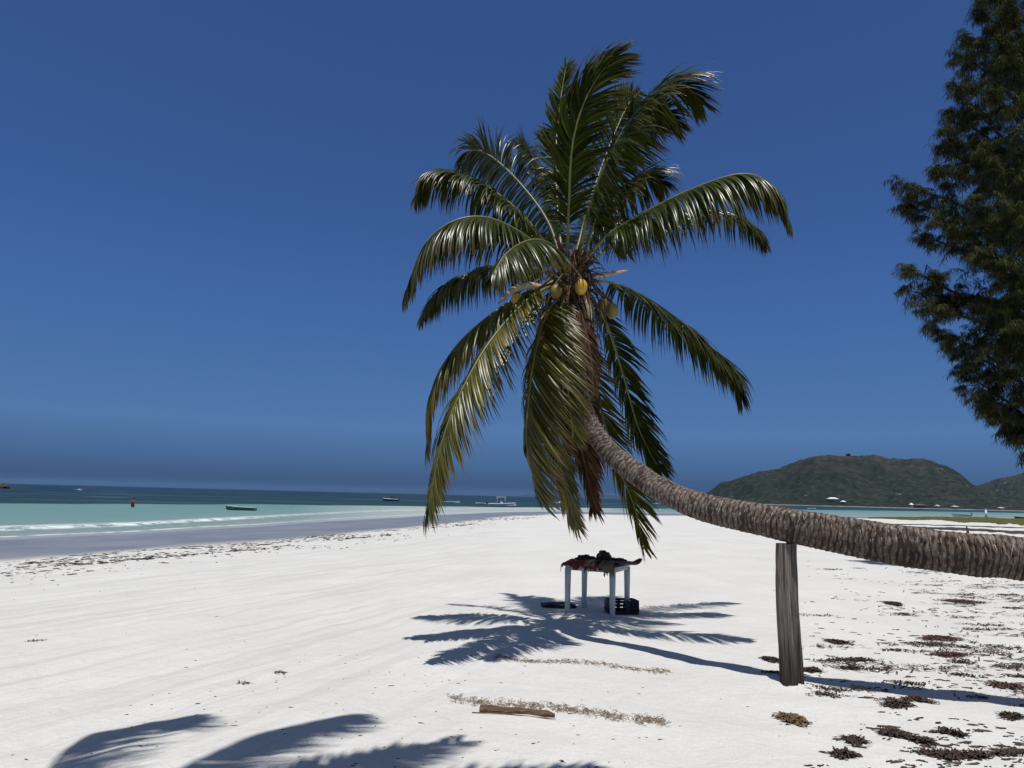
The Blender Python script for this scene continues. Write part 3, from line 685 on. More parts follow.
F2((188, 716), 6.4, 31, mid=(84, 738, 6.9), sides=(1, 1), L=0.78, ang=(62, 16), rag=0.5); F2((352, 714), 6.2, 32, mid=(238, 742, 6.9), sides=(1, 1), L=0.74, ang=(64, 20), rag=0.5); F2((462, 741), 5.8, 33)
F2((590, 766), 5.6, 34); F2((440, 800), 5.2, 36); F2((420, 748), 6.6, 39)
for i, a in enumerate((200, 235, 260, 290, 320, 170, 345)):
    e = cr + Vector((math.cos(math.radians(a))*2.6, math.sin(math.radians(a))*2.6, -0.6 - (i % 3)*0.5)); m = (cr+e)/2+Vector((0, 0, 0.7))
    frond(p2, [cr, (cr+m)/2+Vector((0, 0, 0.2)), m, (m+e)/2+Vector((0, 0, 0.2)), e], UPV, seed=40+i, n=80, wid=0.04)

# ------------------------------------------------------------------ spreading dark tree on the right
def m_foliage(name, a, b, rough=0.6):
    return m_leaf(name, a, b, tuple(q*0.9 for q in b), 0.0, rough, 0.12, 0.25)
M['tree_leaf'] = m_foliage('drooping_tree_leaf', (0.016, 0.022, 0.006), (0.072, 0.080, 0.022))
M['tree_bark'] = simple('grey_tree_bark', (0.10, 0.08, 0.065), 0.9, 0.35, 6, 0.2, 0.6)
TD = 20.0
tb = P(1085, 480, TD); tb.z = gz(tb.x, tb.y)
tree = empty('casuarina_tree', tb, 'tall dark tree with drooping foliage at the right edge of the photo', 'tree')
axis = catmull([tb+Vector((0, 0, -0.3)), P(1078, 380, TD), P(1062, 230, TD), P(1048, 80, TD), P(1036, -70, TD), P(1030, -170, TD)], 60)
tm = MB(); tm.tube(axis, [0.34*(1-i/60)**0.8+0.03 for i in range(61)], 14)
tm.build('trunk', M['tree_bark'], tree)
tips = [(978, 4, 19.6), (972, -30, 20.5), (962, 34, 19.8), (955, 52, 20.8), (950, 84, 19.4), (946, 110, 20.4), (944, 128, 19.6), (938, 150, 20.2), (930, 166, 19.2), (898, 183, 19.7), (897, 205, 20.0),
        (912, 232, 20.6), (938, 215, 19.2), (900, 264, 19.7), (904, 290, 20.2), (915, 306, 19.5), (932, 326, 20.4), (946, 345, 19.6), (960, 370, 20.3), (968, 392, 19.5), (982, 402, 20.2), (1002, 412, 19.8),
        (1016, 424, 20.1), (1006, 372, 19.0), (990, 345, 18.6), (985, 290, 18.2), (975, 250, 18.0), (965, 300, 21.5), (970, 200, 18.0), (985, 150, 18.2), (990, 90, 18.4), (1000, 40, 18.6),
        (1005, 200, 17.8), (1000, 260, 17.9), (1010, 320, 18.0), (1015, 130, 18.2), (975, 140, 21.5), (985, 220, 22), (995, 60, 21.5), (1010, 300, 22), (1005, 0, 19), (1020, -40, 19.5), (995, -60, 20), (1015, -110, 20), (985, -20, 20)]
tr = random.Random(8); limbs = [P(*t_) for t_ in tips]
for k in range(46):
    a = tr.uniform(-1.9, 1.5); h = tr.uniform(4.5, 18); reach = tr.uniform(1.6, 3.6)*(1 if h < 13 else (19.5-h)/6.5)
    ax = min(axis, key=lambda q: abs(q.z-h)); limbs.append(Vector((ax.x+math.cos(a)*reach, ax.y+math.sin(a)*reach, h)))
lm = MB(); lf = MB()
def spray(p, d, ln):
    """one drooping twig with narrow hanging leaves"""
    pts = [p.copy()]; q = p.copy(); dd = d.normalized(); sg = 6
    for s in range(sg):
        q = q + dd*(ln/sg); pts.append(q.copy()); dd = (dd+Vector((tr.uniform(-.1, .1), tr.uniform(-.1, .1), -0.22))).normalized()
    lm.tube(pts, [0.010, 0.009, 0.007, 0.006, 0.004, 0.003, 0.002], 3, cap=False)
    rnd = tr.random()
    for k in range(50):
        f = tr.random()**0.8*sg*0.999; i = int(f); b = pts[i].lerp(pts[i+1], f-i)
        a = tr.uniform(0, 6.283); o = Vector((math.cos(a), math.sin(a), tr.uniform(-0.9, 0.1)))
        l = tr.uniform(0.10, 0.28); e1 = b + o.normalized()*l*0.55; e2 = e1 + (o*0.5+Vector((0.05, 0, -0.5))).normalized()*l*0.6
        w_ = o.cross(Vector((0, 0, 1))).normalized()*tr.uniform(0.005, 0.011)
        lf.add([b, e1-w_, e1+w_, e2], [(0, 1, 2), (1, 3, 2)], tip=0.0, rnd=min(1, max(0, rnd+tr.uniform(-.3, .3))))
for e in limbs:
    h = e.z - tr.uniform(1.8, 4.0); st_ = min(axis, key=lambda q: abs(q.z-max(2.0, h)))
    L0 = (e-st_).length; m = st_.lerp(e, 0.5)+Vector((tr.uniform(-.2, .2), tr.uniform(-.2, .2), 0.10*L0))
    path = catmull([st_, m, e], 16); lm.tube(path, [0.012+0.060*(L0/4)*(1-i/16) for i in range(17)], 6)
    D = (e-m).normalized()
    for k in range(int(15+L0*9)):
        f = (0.25+0.75*tr.random()**0.65)*15.99; i = int(f); b = path[i].lerp(path[i+1], f-i) + Vector((tr.gauss(0, .07), tr.gauss(0, .07), tr.gauss(0, .09)))
        a = Vector((tr.gauss(0, 1), tr.gauss(0, 1), tr.gauss(-0.05, 1.15))); a = (a.normalized()*0.9 + D*0.7).normalized()
        far = f/16; ln = tr.uniform(0.35, 0.85)*(1.15-0.7*far)
        if k % 3 == 0 and far < 0.9:
            b2_ = b+a*ln*0.8; lm.tube([b, b2_], [0.014, 0.008], 4, cap=False)
            for u in range(3): spray(b2_, (a+Vector((tr.gauss(0, .7), tr.gauss(0, .7), tr.gauss(0, .5)))), ln*0.7)
        else: spray(b, a, ln)
lm.build('limb', M['tree_bark'], tree)
lf.build('crown', M['tree_leaf'], tree, smooth=False)

# ------------------------------------------------------------------ wooden post under the leaning stem
M['post'] = m_wood('weathered_post', (0.030, 0.025, 0.021), (0.14, 0.125, 0.11), (0.36, 0.33, 0.295), (75, 75, 2.0), dark=(0.05, 0.62, (0.03, 0.022, 0.017)))
pb = Vector((2.625, 7.10, 0)); post = empty('wooden_post', pb, 'split grey wooden post standing under the leaning palm trunk', 'post')
def slab(cx0, cx1, w0, w1, dp, z0, z1, cy, seed, cut):
    V = []; Fa = []; nz_, na = 60, 28
    for i in range(nz_+1):
        t = i/nz_; z = z0+(z1-z0)*t; cx = cx0+(cx1-cx0)*t + 0.012*math.sin(t*5+seed); ww = (w0+(w1-w0)*t)/2
        for k in range(na):
            a = 2*math.pi*k/na; c, s = math.cos(a), math.sin(a)
            q = (abs(c)**5+abs(s)**5)**(-1/5)
            gr = 0.013*(vnoise(k*0.9+seed*9, t*3.0, seed)-0.5)*2 + 0.008*(vnoise(k*3.1, t*9, seed+4)-0.5)
            x = cx + c*q*ww + gr; y = cy + s*q*dp/2 + gr*0.8
            zz = z + (cut*(c*0.5+0.5)*(1-t) if i < 3 else 0)
            V.append((pb.x+x, pb.y+y, zz))
    for i in range(nz_):
        for k in range(na): Fa.append((i*na+k, i*na+(k+1) % na, (i+1)*na+(k+1) % na, (i+1)*na+k))
    Fa.append(tuple(range(na-1, -1, -1))); m = nz_*na; Fa.append(tuple(range(m, m+na)))
    return V, Fa
V, Fa = slab(-0.03, -0.03, 0.150, 0.120, 0.13, -0.15, 1.275, 0.0, 1, 0.0); mesh('main_timber', V, Fa, M['post'], post, smooth=False)
V, Fa = slab(0.080, 0.050, 0.072, 0.070, 0.12, -0.10, 1.30, 0.035, 2, 0.0); mesh('side_timber', V, Fa, M['post'], post, smooth=False)

# ------------------------------------------------------------------ table with its clutter
M['plastic'] = simple('white_table_plastic', (0.50, 0.50, 0.47), 0.45, 0.12, 5, 0.5)
M['cloth'] = simple('faded_red_cloth', (0.11, 0.028, 0.026), 0.95, 0.55, 14, 0.1, 0.5)
M['cloth_tan'] = simple('ragged_tan_cloth', (0.12, 0.10, 0.07), 0.95, 0.4, 14, 0.1, 0.5)
M['dark'] = simple('dark_bundle_cloth', (0.040, 0.030, 0.026), 0.9, 0.5, 14, 0.1, 0.5)
M['black'] = simple('black_plastic', (0.012, 0.013, 0.016), 0.5, 0.3, 8, 0.4)
ctr = (G(563.5, 614.5)+G(588, 608.5)+G(608, 617)+G(630, 611.5))/4; ctr.z = gz(ctr.x, ctr.y)
ta = math.radians(-26); ux = Vector((math.cos(ta), math.sin(ta), 0)); uy = Vector((-ux.y, ux.x, 0))
WX, WY, TH_ = 0.68, 0.70, 0.70
A_, C_, B_, D_ = [ctr+ux*sx*WX/2+uy*sy*WY/2 for sx, sy in ((-1, -1), (1, -1), (-1, 1), (1, 1))]
zt = ctr.z+TH_
table = empty('plastic_table', ctr, 'small white plastic table with square legs in the palm shadow', 'table')
Q = Matrix((ux, uy, Vector((0, 0, 1)))).transposed().to_4x4()
for p in (A_, B_, C_, D_):
    b = MB(); z0 = gz(p.x, p.y)-0.02
    b.box(Vector((p.x, p.y, (z0+zt-0.035)/2)), (0.080, 0.080, zt-0.035-z0), M=Q, taper=0.78, bev=0.012); b.build('leg', M['plastic'], table)
sx_, sy_ = WX+0.10, WY+0.10
b = MB(); b.box(Vector((ctr.x, ctr.y, zt-0.012)), (sx_, sy_, 0.024), M=Q, bev=0.008); b.build('tabletop', M['plastic'], table)
b = MB()
for s_ in (-1, 1):
    b.box(Vector((ctr.x, ctr.y, zt-0.05))+uy*s_*(sy_/2-0.03), (sx_-0.06, 0.014, 0.05), M=Q)
    b.box(Vector((ctr.x, ctr.y, zt-0.05))+ux*s_*(sx_/2-0.03), (0.014, sy_-0.09, 0.05), M=Q)
b.build('apron', M['plastic'], table)
def ws(x, y, z): return Vector((ctr.x, ctr.y, zt)) + ux*x + uy*y + Vector((0, 0, z))
def drape(name, x0, x1, y0, y1, mat, lift_, lab, cat, seed, amp=0.05, hang=0.12, hole=0.0):
    n = 46; V = []; Fa = []
    hx, hy = sx_/2+0.012, sy_/2+0.012
    for i in range(n+1):
        for j in range(n+1):
            x = x0+(x1-x0)*i/n; y = y0+(y1-y0)*j/n
            bx = amp*float(fbm(x*7+seed, y*7, seed, 4))**1.3*1.4
            x += 0.03*(float(fbm(y*6, seed, seed+1))-0.5); y += 0.03*(float(fbm(x*6+9, seed, seed+2))-0.5)
            ox, oy = max(0, abs(x)-hx), max(0, abs(y)-hy); over = math.hypot(ox, oy)
            xx = math.copysign(min(abs(x), hx+0.012+0.02*float(vnoise(y*14, x*3, seed))), x) if ox > 0 else x
            yy = math.copysign(min(abs(y), hy+0.012+0.02*float(vnoise(x*14, y*3, seed))), y) if oy > 0 else y
            V.append(ws(xx, yy, lift_+bx*(1 if over == 0 else 0.3) - over*(0.9+0.5*float(vnoise(x*12, y*12, seed)))))
    keep = set()
    for i in range(n):
        for j in range(n):
            ex = min(i, n-1-i, j, n-1-j)/n; r_ = float(fbm(i*0.28, j*0.28, seed+9, 3))
            if ex*4.5 < r_-0.30 and r_ > 0.3: continue
            a = i*(n+1)+j; Fa.append((a, a+n+1, a+n+2, a+1))
    o = mesh(name, V, Fa, M[mat]); 
    so = o.modifiers.new('thick', 'SOLIDIFY'); so.thickness = 0.006; so.offset = 1
    return tag(o, lab, cat)
drape('ragged_cloth', -sx_/2-0.07, sx_/2-0.12, -sy_/2-0.10, sy_/2+0.05, 'cloth', 0.006, 'crumpled dark red cloth spread over the left of the white table', 'cloth', 3, 0.075)
drape('ragged_cloth', sx_/2-0.24, sx_/2+0.02, -sy_/2-0.15, 0.05, 'cloth_tan', 0.030, 'brownish cloth corner hanging down over the front right leg', 'cloth', 5, 0.05)
drape('ragged_cloth', -0.06, 0.10, -sy_/2-0.11, -0.02, 'cloth_tan', 0.036, 'pointed scrap of tan cloth hanging from the middle of the table edge', 'cloth', 8, 0.04)
def lump(name, c, r, sc, mat, lab, cat, seed, amp=0.45):
    V = []; Fa = []; nu, nv = 22, 30
    for i in range(nu+1):
        t = i/nu*math.pi
        for k in range(nv):
            a = 2*math.pi*k/nv; d = Vector((math.sin(t)*math.cos(a), math.sin(t)*math.sin(a), math.cos(t)))
            f = 1+amp*mnoise.noise(d*2.1+Vector((seed*3.3, 0, 0)))+amp*0.5*mnoise.noise(d*5.5+Vector((seed, 4, 0)))
            V.append(c+Vector((d.x*sc[0], d.y*sc[1], d.z*sc[2]))*r*f)
    for i in range(nu):
        for k in range(nv): Fa.append((i*nv+k, (i+1)*nv+k, (i+1)*nv+(k+1) % nv, i*nv+(k+1) % nv))
    return tag(mesh(name, V, Fa, M[mat]), lab, cat)
lump('dark_bundle', ws(0.10, -0.05, 0.10), 0.105, (1, 0.9, 0.95), 'dark', 'dark rounded bundle sticking up highest on the table', 'bundle', 2)
lump('dark_bundle', ws(-0.19, 0.0, 0.065), 0.10, (1.5, 1.1, 0.55), 'dark', 'low dark bundle lying on the left of the red cloth', 'bundle', 5)
lump('dark_bundle', ws(0.22, 0.08, 0.055), 0.09, (1.7, 1.2, 0.5), 'dark', 'flat dark bundle between the tall bundle and the curled sheath', 'bundle', 9)
# curled dry sheath overhanging the right end
path = catmull([ws(0.14, -0.12, 0.045), ws(0.27, -0.02, 0.07), ws(0.40, 0.10, 0.07), ws(0.50, 0.24, 0.045), ws(0.56, 0.34, 0.10)], 22); fr2 = frames(path); V = []; Fa = []
for i, p in enumerate(path):
    T, N, B = fr2[i]; ww = 0.105*math.sin(math.pi*min(1, 0.10+0.88*i/22))**0.6*1.2
    for sgn, th_ in ((1, 0.0), (-1, 0.012)):
        for k in range(9):
            a = (k/8-0.5)*sgn*1.9; V.append(p + B*math.sin(a)*ww - N*(math.cos(a)-0.6)*ww*0.75 - N*th_)
for i in range(22):
    for k in range(18): Fa.append((i*18+k, i*18+(k+1) % 18, (i+1)*18+(k+1) % 18, (i+1)*18+k))
M['sheath'] = simple('dark_red_dry_sheath', (0.10, 0.035, 0.03), 0.7, 0.5, 18, 0.3)
tag(mesh('curled_sheath', V, Fa, M['sheath']), 'curled reddish brown dry palm sheath overhanging the right end of the table', 'palm sheath')

# black crate under the right of the table
cg = G(621.5, 613); crate = empty('black_crate', cg, 'open black plastic crate on the sand beneath the right side of the table', 'crate')
cw, cd, ch = 0.44, 0.30, 0.20; crz = Matrix.Rotation(math.radians(8), 4, 'Z')
def crate_wall(name, side):
    b = MB()
    lx = cw if side in 'fb' else cd
    def put(u, z, w_, h_):
        if side == 'f': c, s = (u, -cd/2, z), (w_, 0.012, h_)
        if side == 'b': c, s = (u, cd/2, z), (w_, 0.012, h_)
        if side == 'l': c, s = (-cw/2, u, z), (0.012, w_, h_)
        if side == 'r': c, s = (cw/2, u, z), (0.012, w_, h_)
        b.box(cg + crz.to_3x3() @ Vector(c), s, M=crz)
    put(0, 0.0225, lx-0.014, 0.041); put(0, 0.085, lx-0.03, 0.034); put(0, 0.135, lx-0.03, 0.030); put(0, ch-0.018, lx-0.014, 0.034)
    for k in range(5): put(-lx/2+0.02+(lx-0.04)*k/4, 0.1135, 0.040, 0.1365)
    b.build(name, M['black'], crate)
for s_ in 'fblr': crate_wall('crate_wall', s_)
b = MB(); b.box(cg+Vector((0, 0, 0.008)), (cw-0.016, cd-0.016, 0.012), M=crz); b.build('crate_base', M['black'], crate)
# flat black slab on the sand at the left
sg = G(558.5, 607.5); V = []; Fa = []; n = 20
for s_ in (0, 1):
    for i in range(n+1):
        for j in range(7):
            x = -0.27+0.54*i/n; y = (-0.16+0.32*j/6)*(1-0.25*(i/n)); z = 0.045*math.exp(-((x-0.0)/0.20)**2)+0.012*math.sin(j*1.3+i*0.4)
            V.append(sg+Vector((x, y, z+(0.028 if s_ else 0.0))))
m = (n+1)*7
for i in range(n):
    for j in range(6):
        a = i*7+j; Fa.append((a, a+1, a+8, a+7)); Fa.append((m+a, m+a+7, m+a+8, m+a+1))
for i in range(n): a = i*7; Fa += [(a, a+7, m+a+7, m+a), (a+6, m+a+6, m+a+13, a+13)]
for j in range(6): Fa += [(j, m+j, m+j+1, j+1), (n*7+j, n*7+j+1, m+n*7+j+1, m+n*7+j)]
tag(mesh('rubber_mat', V, Fa, M['black']), 'black buckled mat lying on the sand left of the table', 'mat')

# ------------------------------------------------------------------ driftwood plank near the viewer
M['log'] = m_wood('brown_driftwood', (0.045, 0.026, 0.016), (0.12, 0.072, 0.045), (0.27, 0.19, 0.13), (6, 60, 60))
l0, l1 = G(480, 711.5), G(555, 717.5); dl = (l1-l0); LL = dl.length; dl.normalize(); dn = Vector((-dl.y, dl.x, 0)); V = []; Fa = []; nl = 60; na = 20
for i in range(nl+1):
    t = i/nl; hw = 0.036*(1.0 if t < 0.86 else max(0.12, 1-((t-0.86)/0.14)**1.4*0.85))*(1+0.12*math.sin(t*7)); hh = 0.027*(1.0 if t < 0.9 else max(0.2, 1-((t-0.9)/0.1)*0.7))
    for k in range(na):
        a = 2*math.pi*k/na; c, s = math.cos(a), math.sin(a); q = (abs(c)**3.5+abs(s)**3.5)**(-1/3.5)
        g = 0.004*(vnoise(k*1.7, t*14, 4)-0.5)*2
        p = l0+dl*(t*LL)+dn*(c*q*hw+g+0.008*math.sin(t*4))+Vector((0, 0, 0.018+s*q*hh+g)); V.append(p)
for i in range(nl):
    for k in range(na): Fa.append((i*na+k, i*na+(k+1) % na, (i+1)*na+(k+1) % na, (i+1)*na+k))
Fa.append(tuple(range(na-1, -1, -1))); m = nl*na; Fa.append(tuple(range(m, m+na)))
tag(mesh('driftwood_plank', V, Fa, M['log'], smooth=False), 'short brown driftwood plank with one pointed end lying on the sand', 'driftwood')
tw = MB(); a0, a1 = G(472, 713.3), G(556, 720.0); tw.tube(catmull([a0+Vector((0, 0, .006)), a0.lerp(a1, 0.4)+Vector((0, 0.01, .012)), a1+Vector((0, 0, .006))], 12), [0.004]*12+[0.002], 6)
tag(tw.build('thin_twig', M['log']), 'thin straight twig lying just in front of the driftwood plank', 'twig')

# ------------------------------------------------------------------ seaweed and litter
def strand(mb, p, az, ln, w_, hgt, rn, col_=None):
    d = Vector((math.cos(az), math.sin(az), 0)); q = p.copy(); V = []; n = 4
    for s in range(n+1):
        t = s/n; sd = Vector((-d.y, d.x, rn.uniform(-.6, .6))).normalized()*w_*(0.4+math.sin(math.pi*(0.15+0.8*t)))*0.5
        V += [q-sd, q+sd]; d = (d+Vector((rn.gauss(0, .45), rn.gauss(0, .45), 0))).normalized(); q = q+d*ln/n
        q.z = gz(q.x, q.y)+0.004+hgt*rn.random()
    mb.add(V, [(2*s, 2*s+1, 2*s+3, 2*s+2) for s in range(n)])
def clump_mesh(px, py, wpx, hpx, seed, dens=1.0):
    fine = 0.5 if dens < 0.5 else 1.0
    wpx *= 0.80; hpx *= 0.70
    rn = random.Random(seed); c = G(px, py); a = G(px-wpx/2, py); b_ = G(px+wpx/2, py); f = G(px, py-hpx/2); e = G(px, py+hpx/2)
    hx = (b_-a).length/2; hy = abs(f.y-e.y)/2; mb = MB(); n = int(min(420, 80+hx*hy*8000)*dens*0.85); th_ = rn.uniform(-.25, .25)
    for k in range(n):
        u = rn.gauss(0, .42); v = rn.gauss(0, .40)
        if abs(u) > 1 or abs(v) > 1: continue
        if float(fbm(u*2.5+seed, v*2.5, seed, 2)) < 0.25: continue
        x = c.x+hx*u; y = c.y+hy*v+th_*hx*u; r_ = min(1, math.hypot(u, v))
        strand(mb, Vector((x, y, gz(x, y)+0.006)), rn.gauss(0, 0.6)+(math.pi if rn.random() < .5 else 0), rn.uniform(0.03, 0.10)*fine, rn.uniform(0.006, 0.02)*fine, 0.040*(1-r_*0.8)*fine, rn)
    return mb
clumps = [((792, 720.5, 27, 17), 'weed_tan', 'tan and brown seaweed tuft lying in front of the wooden post', 2.0),
 ((948, 756.5, 72, 11), 'weed', 'widest dark seaweed clump at the bottom edge of the beach', 1.5),
 ((895, 734.5, 34, 11), 'weed', 'oval brown seaweed clump left of the widest clump', 1.5),
 ((897, 705, 38, 9), 'weed', 'brown slanting seaweed clump just under the trunk shadow', 1.4),
 ((855, 741.5, 18, 12), 'weed', 'small crooked seaweed clump near the bottom of the beach', 1.2),
 ((843, 755.5, 23, 9), 'weed', 'small slanting seaweed bar at the bottom left of the weedy sand', 1.3),
 ((923, 742, 15, 7), 'weed', 'compact round seaweed clump between the oval clump and the widest clump', 1.5),
 ((979, 757, 15, 7), 'weed', 'small seaweed clump touching the right end of the widest clump', 1.4),
 ((951, 734, 34, 6), 'weed', 'thin seaweed streak above the widest clump', 1.0),
 ((919, 701, 22, 5), 'weed', 'flat seaweed streak close below the long trunk shadow', 1.2),
 ((940, 639, 54, 8), 'weed_red', 'long reddish seaweed streak in the middle of the weedy sand', 1.3),
 ((951, 656, 56, 6), 'weed_red', 'thin reddish seaweed streak nearer than the long one', 1.0),
 ((838.5, 643, 18, 6), 'weed', 'rounded brown seaweed pat on clean sand right of the post', 1.8),
 ((771, 660.5, 13, 5), 'weed', 'small seaweed pat beside the left of the post foot', 1.6),
 ((812, 671, 14, 5), 'weed', 'small seaweed pat in the trunk shadow right of the post foot', 1.8),
 ((961, 602, 52, 7), 'weed_red', 'dark red seaweed patch under the thick trunk', 1.3),
 ((1006, 687, 36, 9), 'weed_red', 'reddish seaweed heap touching the trunk shadow at the right edge', 1.3),
 ((850, 669, 26, 4), 'weed', 'thin seaweed streak just above the trunk shadow', 1.0),
 ((893, 604, 20, 6), 'weed', 'double seaweed streak under the trunk right of the post', 1.3),
 ((1012, 717, 28, 7), 'weed', 'brown seaweed streak at the right edge below the shadow', 1.2),
 ((243, 683.5, 28, 4), 'weed', 'thin scattered seaweed bits on the smooth sand left of centre', 0.22),
 ((279.5, 673, 18, 5), 'weed', 'small dark seaweed tuft on the smooth sand left of centre', 0.35),
 ((36, 641.5, 30, 4), 'weed', 'seaweed bits on the smooth sand near the left edge', 0.25)]
for i, (a, m_, lab, dn_) in enumerate(clumps):
    o = clump_mesh(*a, 100+i, dn_).build('seaweed_clump', M[m_], smooth=False)
    tag(o, lab, 'seaweed', 'seaweed clumps on the beach')
def pat(mb, x, y, lx, ly, h, rn, az=0.0):
    n = rn.randint(9, 13); V = [(0, 0, h)]; lx = min(lx, 0.5); z0 = gz(x, y)
    for k in range(n):
        a = 2*math.pi*k/n+rn.uniform(-.3, .3); r = rn.uniform(0.25, 1.15); V.append((math.cos(a)*lx*r*0.5, math.sin(a)*ly*r*0.5, h*rn.uniform(0.3, 0.9)))
    for k in range(n): v = V[1+k]; V.append((v[0]*1.12, v[1]*1.12, -0.012))
    c, s = math.cos(az), math.sin(az)
    W = [(x+v[0]*c-v[1]*s, y+v[0]*s+v[1]*c, z0+v[2]) for v in V]
    mb.add(W, [(0, 1+k, 1+(k+1) % n) for k in range(n)]+[(1+k, 1+n+k, 1+n+(k+1) % n, 1+(k+1) % n) for k in range(n)])
rn = random.Random(21); sw_ = MB(); sr_ = MB()
for k in range(5600):                       # weedy sand on the right, thicker to the right
    px = rn.uniform(770, 1500); py = 512+rn.random()**0.62*300
    if rn.random() > min(1, max(0.03, (px-800)/170)): continue
    g = G(px, py)
    if g.y < 3 or g.y > 120 or (px > 1060 and rn.random() < .6): continue
    if float(fbm(g.x*0.55, g.y*1.1, 41, 3)) < rn.uniform(0.36, 0.60): continue
    sc = min(2.2, rn.lognormvariate(0, 0.5))*(0.6+0.4*min(4, g.y/6)); mb = sr_ if rn.random() < .3 else sw_
    if g.y < 24:
        if rn.random() < (0.985 if py > 700 else 0.62 if g.y < 14 else 0.3): continue
        sc *= 1.25
        for q in range(int(rn.lognormvariate(2.9, .7))): strand(mb, g+Vector((rn.gauss(0, .075*sc), rn.gauss(0, .022*sc), .004)), rn.gauss(0.1, .45)+(math.pi if rn.random() < .5 else 0), 0.055*sc, 0.011, 0.02, rn)
        continue
    pat(mb, g.x, g.y, 0.095*sc, 0.04*sc, 0.012*min(2, sc), rn, rn.gauss(0.1, .3))
for k in range(1500):                       # small flecks between the clumps on the right
    px = rn.uniform(790, 1200); py = 560+rn.random()**1.15*210; g = G(px, py)
    if rn.random() > (px-770)/160: continue
    if float(fbm(g.x*1.1, g.y*1.6, 47, 3)) < rn.uniform(0.34, 0.56): continue
    sc = min(2.4, rn.lognormvariate(0, 0.55)); mb = sr_ if rn.random() < .25 else sw_
    for q in range(rn.randint(1, 4)): pat(mb, g.x+rn.gauss(0, .02), g.y+rn.gauss(0, .01), 0.050*sc, 0.022*sc, 0.007, rn, rn.gauss(0.1, .35))
for k in range(520):                       # sparse bits elsewhere on the open sand
    px = rn.uniform(-60, 820); py = 520+rn.random()**0.7*248; g = G(px, py)
    if g.y > 60 or RB(B_dry, math.degrees(math.atan2(g.x, g.y))) < math.hypot(g.x, g.y): continue
    if float(fbm(g.x*0.5+9, g.y*0.5, 51, 3)) < rn.uniform(0.52, 0.66): continue
    sc = rn.lognormvariate(-0.5, 0.5)*(0.5+0.5*min(4, g.y/8)); pat(sw_, g.x, g.y, 0.040*sc, 0.018*sc, 0.004, rn, rn.gauss(0.1, .4))
sl_ = MB()
def wrack(q0, sig, cnt, pxr, size):
    for k in range(cnt):
        px = rn.uniform(*pxr); r0 = ray(px, 520); th = math.degrees(math.atan2(r0.x, r0.y)); q = q0+rn.gauss(0, sig)
        if q > 1.02: continue
        r = float(RB(B_dry, th))*q; x, y = r*math.sin(math.radians(th)), r*math.cos(math.radians(th))
        if float(fbm(x*0.25, y*0.25+5, 61, 3)) < rn.uniform(0.32, 0.55): continue
        sc = rn.lognormvariate(0, .5)*(0.5+0.5*min(5, r/18)); pat(sl_, x, y, size*sc*1.15, size*0.30*sc, 0.010*min(2.5, sc), rn, rn.gauss(0.9, .4))
wrack(0.97, 0.02, 170, (-80, 600), 0.12); wrack(0.87, 0.07, 1900, (-80, 540), 0.08); wrack(0.79, 0.012, 600, (60, 520), 0.07); wrack(0.70, 0.05, 380, (-80, 500), 0.06)
tag(sw_.build('scattered_seaweed', M['weed'], smooth=False), 'loose brown seaweed bits strewn over the sand', 'seaweed', kind='stuff')
tag(sr_.build('scattered_seaweed', M['weed_red'], smooth=False), 'loose reddish seaweed bits strewn over the sand on the right', 'seaweed', kind='stuff')
tag(sl_.build('wrack_line', M['weed'], smooth=False), 'band of dark seaweed bits along the tide line on the left', 'seaweed', kind='stuff')
# two rows of fine litter
M['litter'] = simple('fine_twig_litter', (0.22, 0.165, 0.12), 0.9, 0.5, 40, 0.2)
def litter(a, b, wpx, cnt, seed, lab):
    rn = random.Random(seed); mb = MB()
    for k in range(cnt):
        t = rn.random(); px = a[0]+(b[0]-a[0])*t; py = a[1]+(b[1]-a[1])*t+rn.gauss(0, wpx)+1.5*math.sin(t*9)
        if float(fbm(t*22, seed, seed, 3)) < rn.uniform(0.1, 0.55): continue
        g = G(px, py); az = rn.uniform(0, math.pi); l = rn.uniform(0.015, 0.06); d = Vector((math.cos(az), math.sin(az), 0))
        m_ = g+d*l*0.5+Vector((-d.y, d.x, 0))*rn.uniform(-.5, .5)*l+Vector((0, 0, rn.uniform(0.004, 0.02)))
        mb.tube([g+Vector((0, 0, .003)), m_, g+d*l+Vector((0, 0, .004))], [0.0022, 0.002, 0.0012], 3, cap=False)
    tag(mb.build('twig_litter', M['litter']), lab, 'litter', kind='stuff')
litter((447, 698), (667, 722), 2.2, 1000, 4, 'line of fine brown twigs behind the driftwood plank')
litter((495, 657.5), (670, 671.5), 1.1, 560, 9, 'fainter line of fine brown twigs nearer the table')

# ------------------------------------------------------------------ far spit on the right: algae flat and dark weed bands
def strip(name, top, bot, mat, lab, cat, h, seed, rag):
    """a low ragged sheet of growth lying on the sand between two lines seen at pixels"""
    n = 220; m = 7; xs = np.linspace(top[0][0], top[-1][0], n); V = []; Fa = []
    for i, x in enumerate(xs):
        yt = np.interp(x, [p[0] for p in top], [p[1] for p in top]); yb = np.interp(x, [p[0] for p in bot], [p[1] for p in bot])
        mid = (yt+yb)/2; k_ = 1+rag*(float(fbm(x*0.06, seed, seed, 4))-0.5)*2; yt2 = mid+(yt-mid)*max(0.05, k_); yb2 = mid+(yb-mid)*max(0.05, 1+rag*(float(fbm(x*0.11, seed+3, seed+7, 4))-0.5)*2)
        a = G(x, yt2); b = G(x, yb2)
        for j in range(m):
            v = j/(m-1); p = b.lerp(a, v); z = gz(p.x, p.y); V.append((p.x, p.y, z+h*math.sin(math.pi*v)*(0.4+float(vnoise(x*0.5, v*5, seed)))-(0.05 if j in (0, m-1) else -0.02)))
    for i in range(n-1):
        for j in range(m-1): a = i*m+j; Fa.append((a, a+m, a+m+1, a+1))
    return tag(mesh(name, V, Fa, mat), lab, cat, kind='stuff')
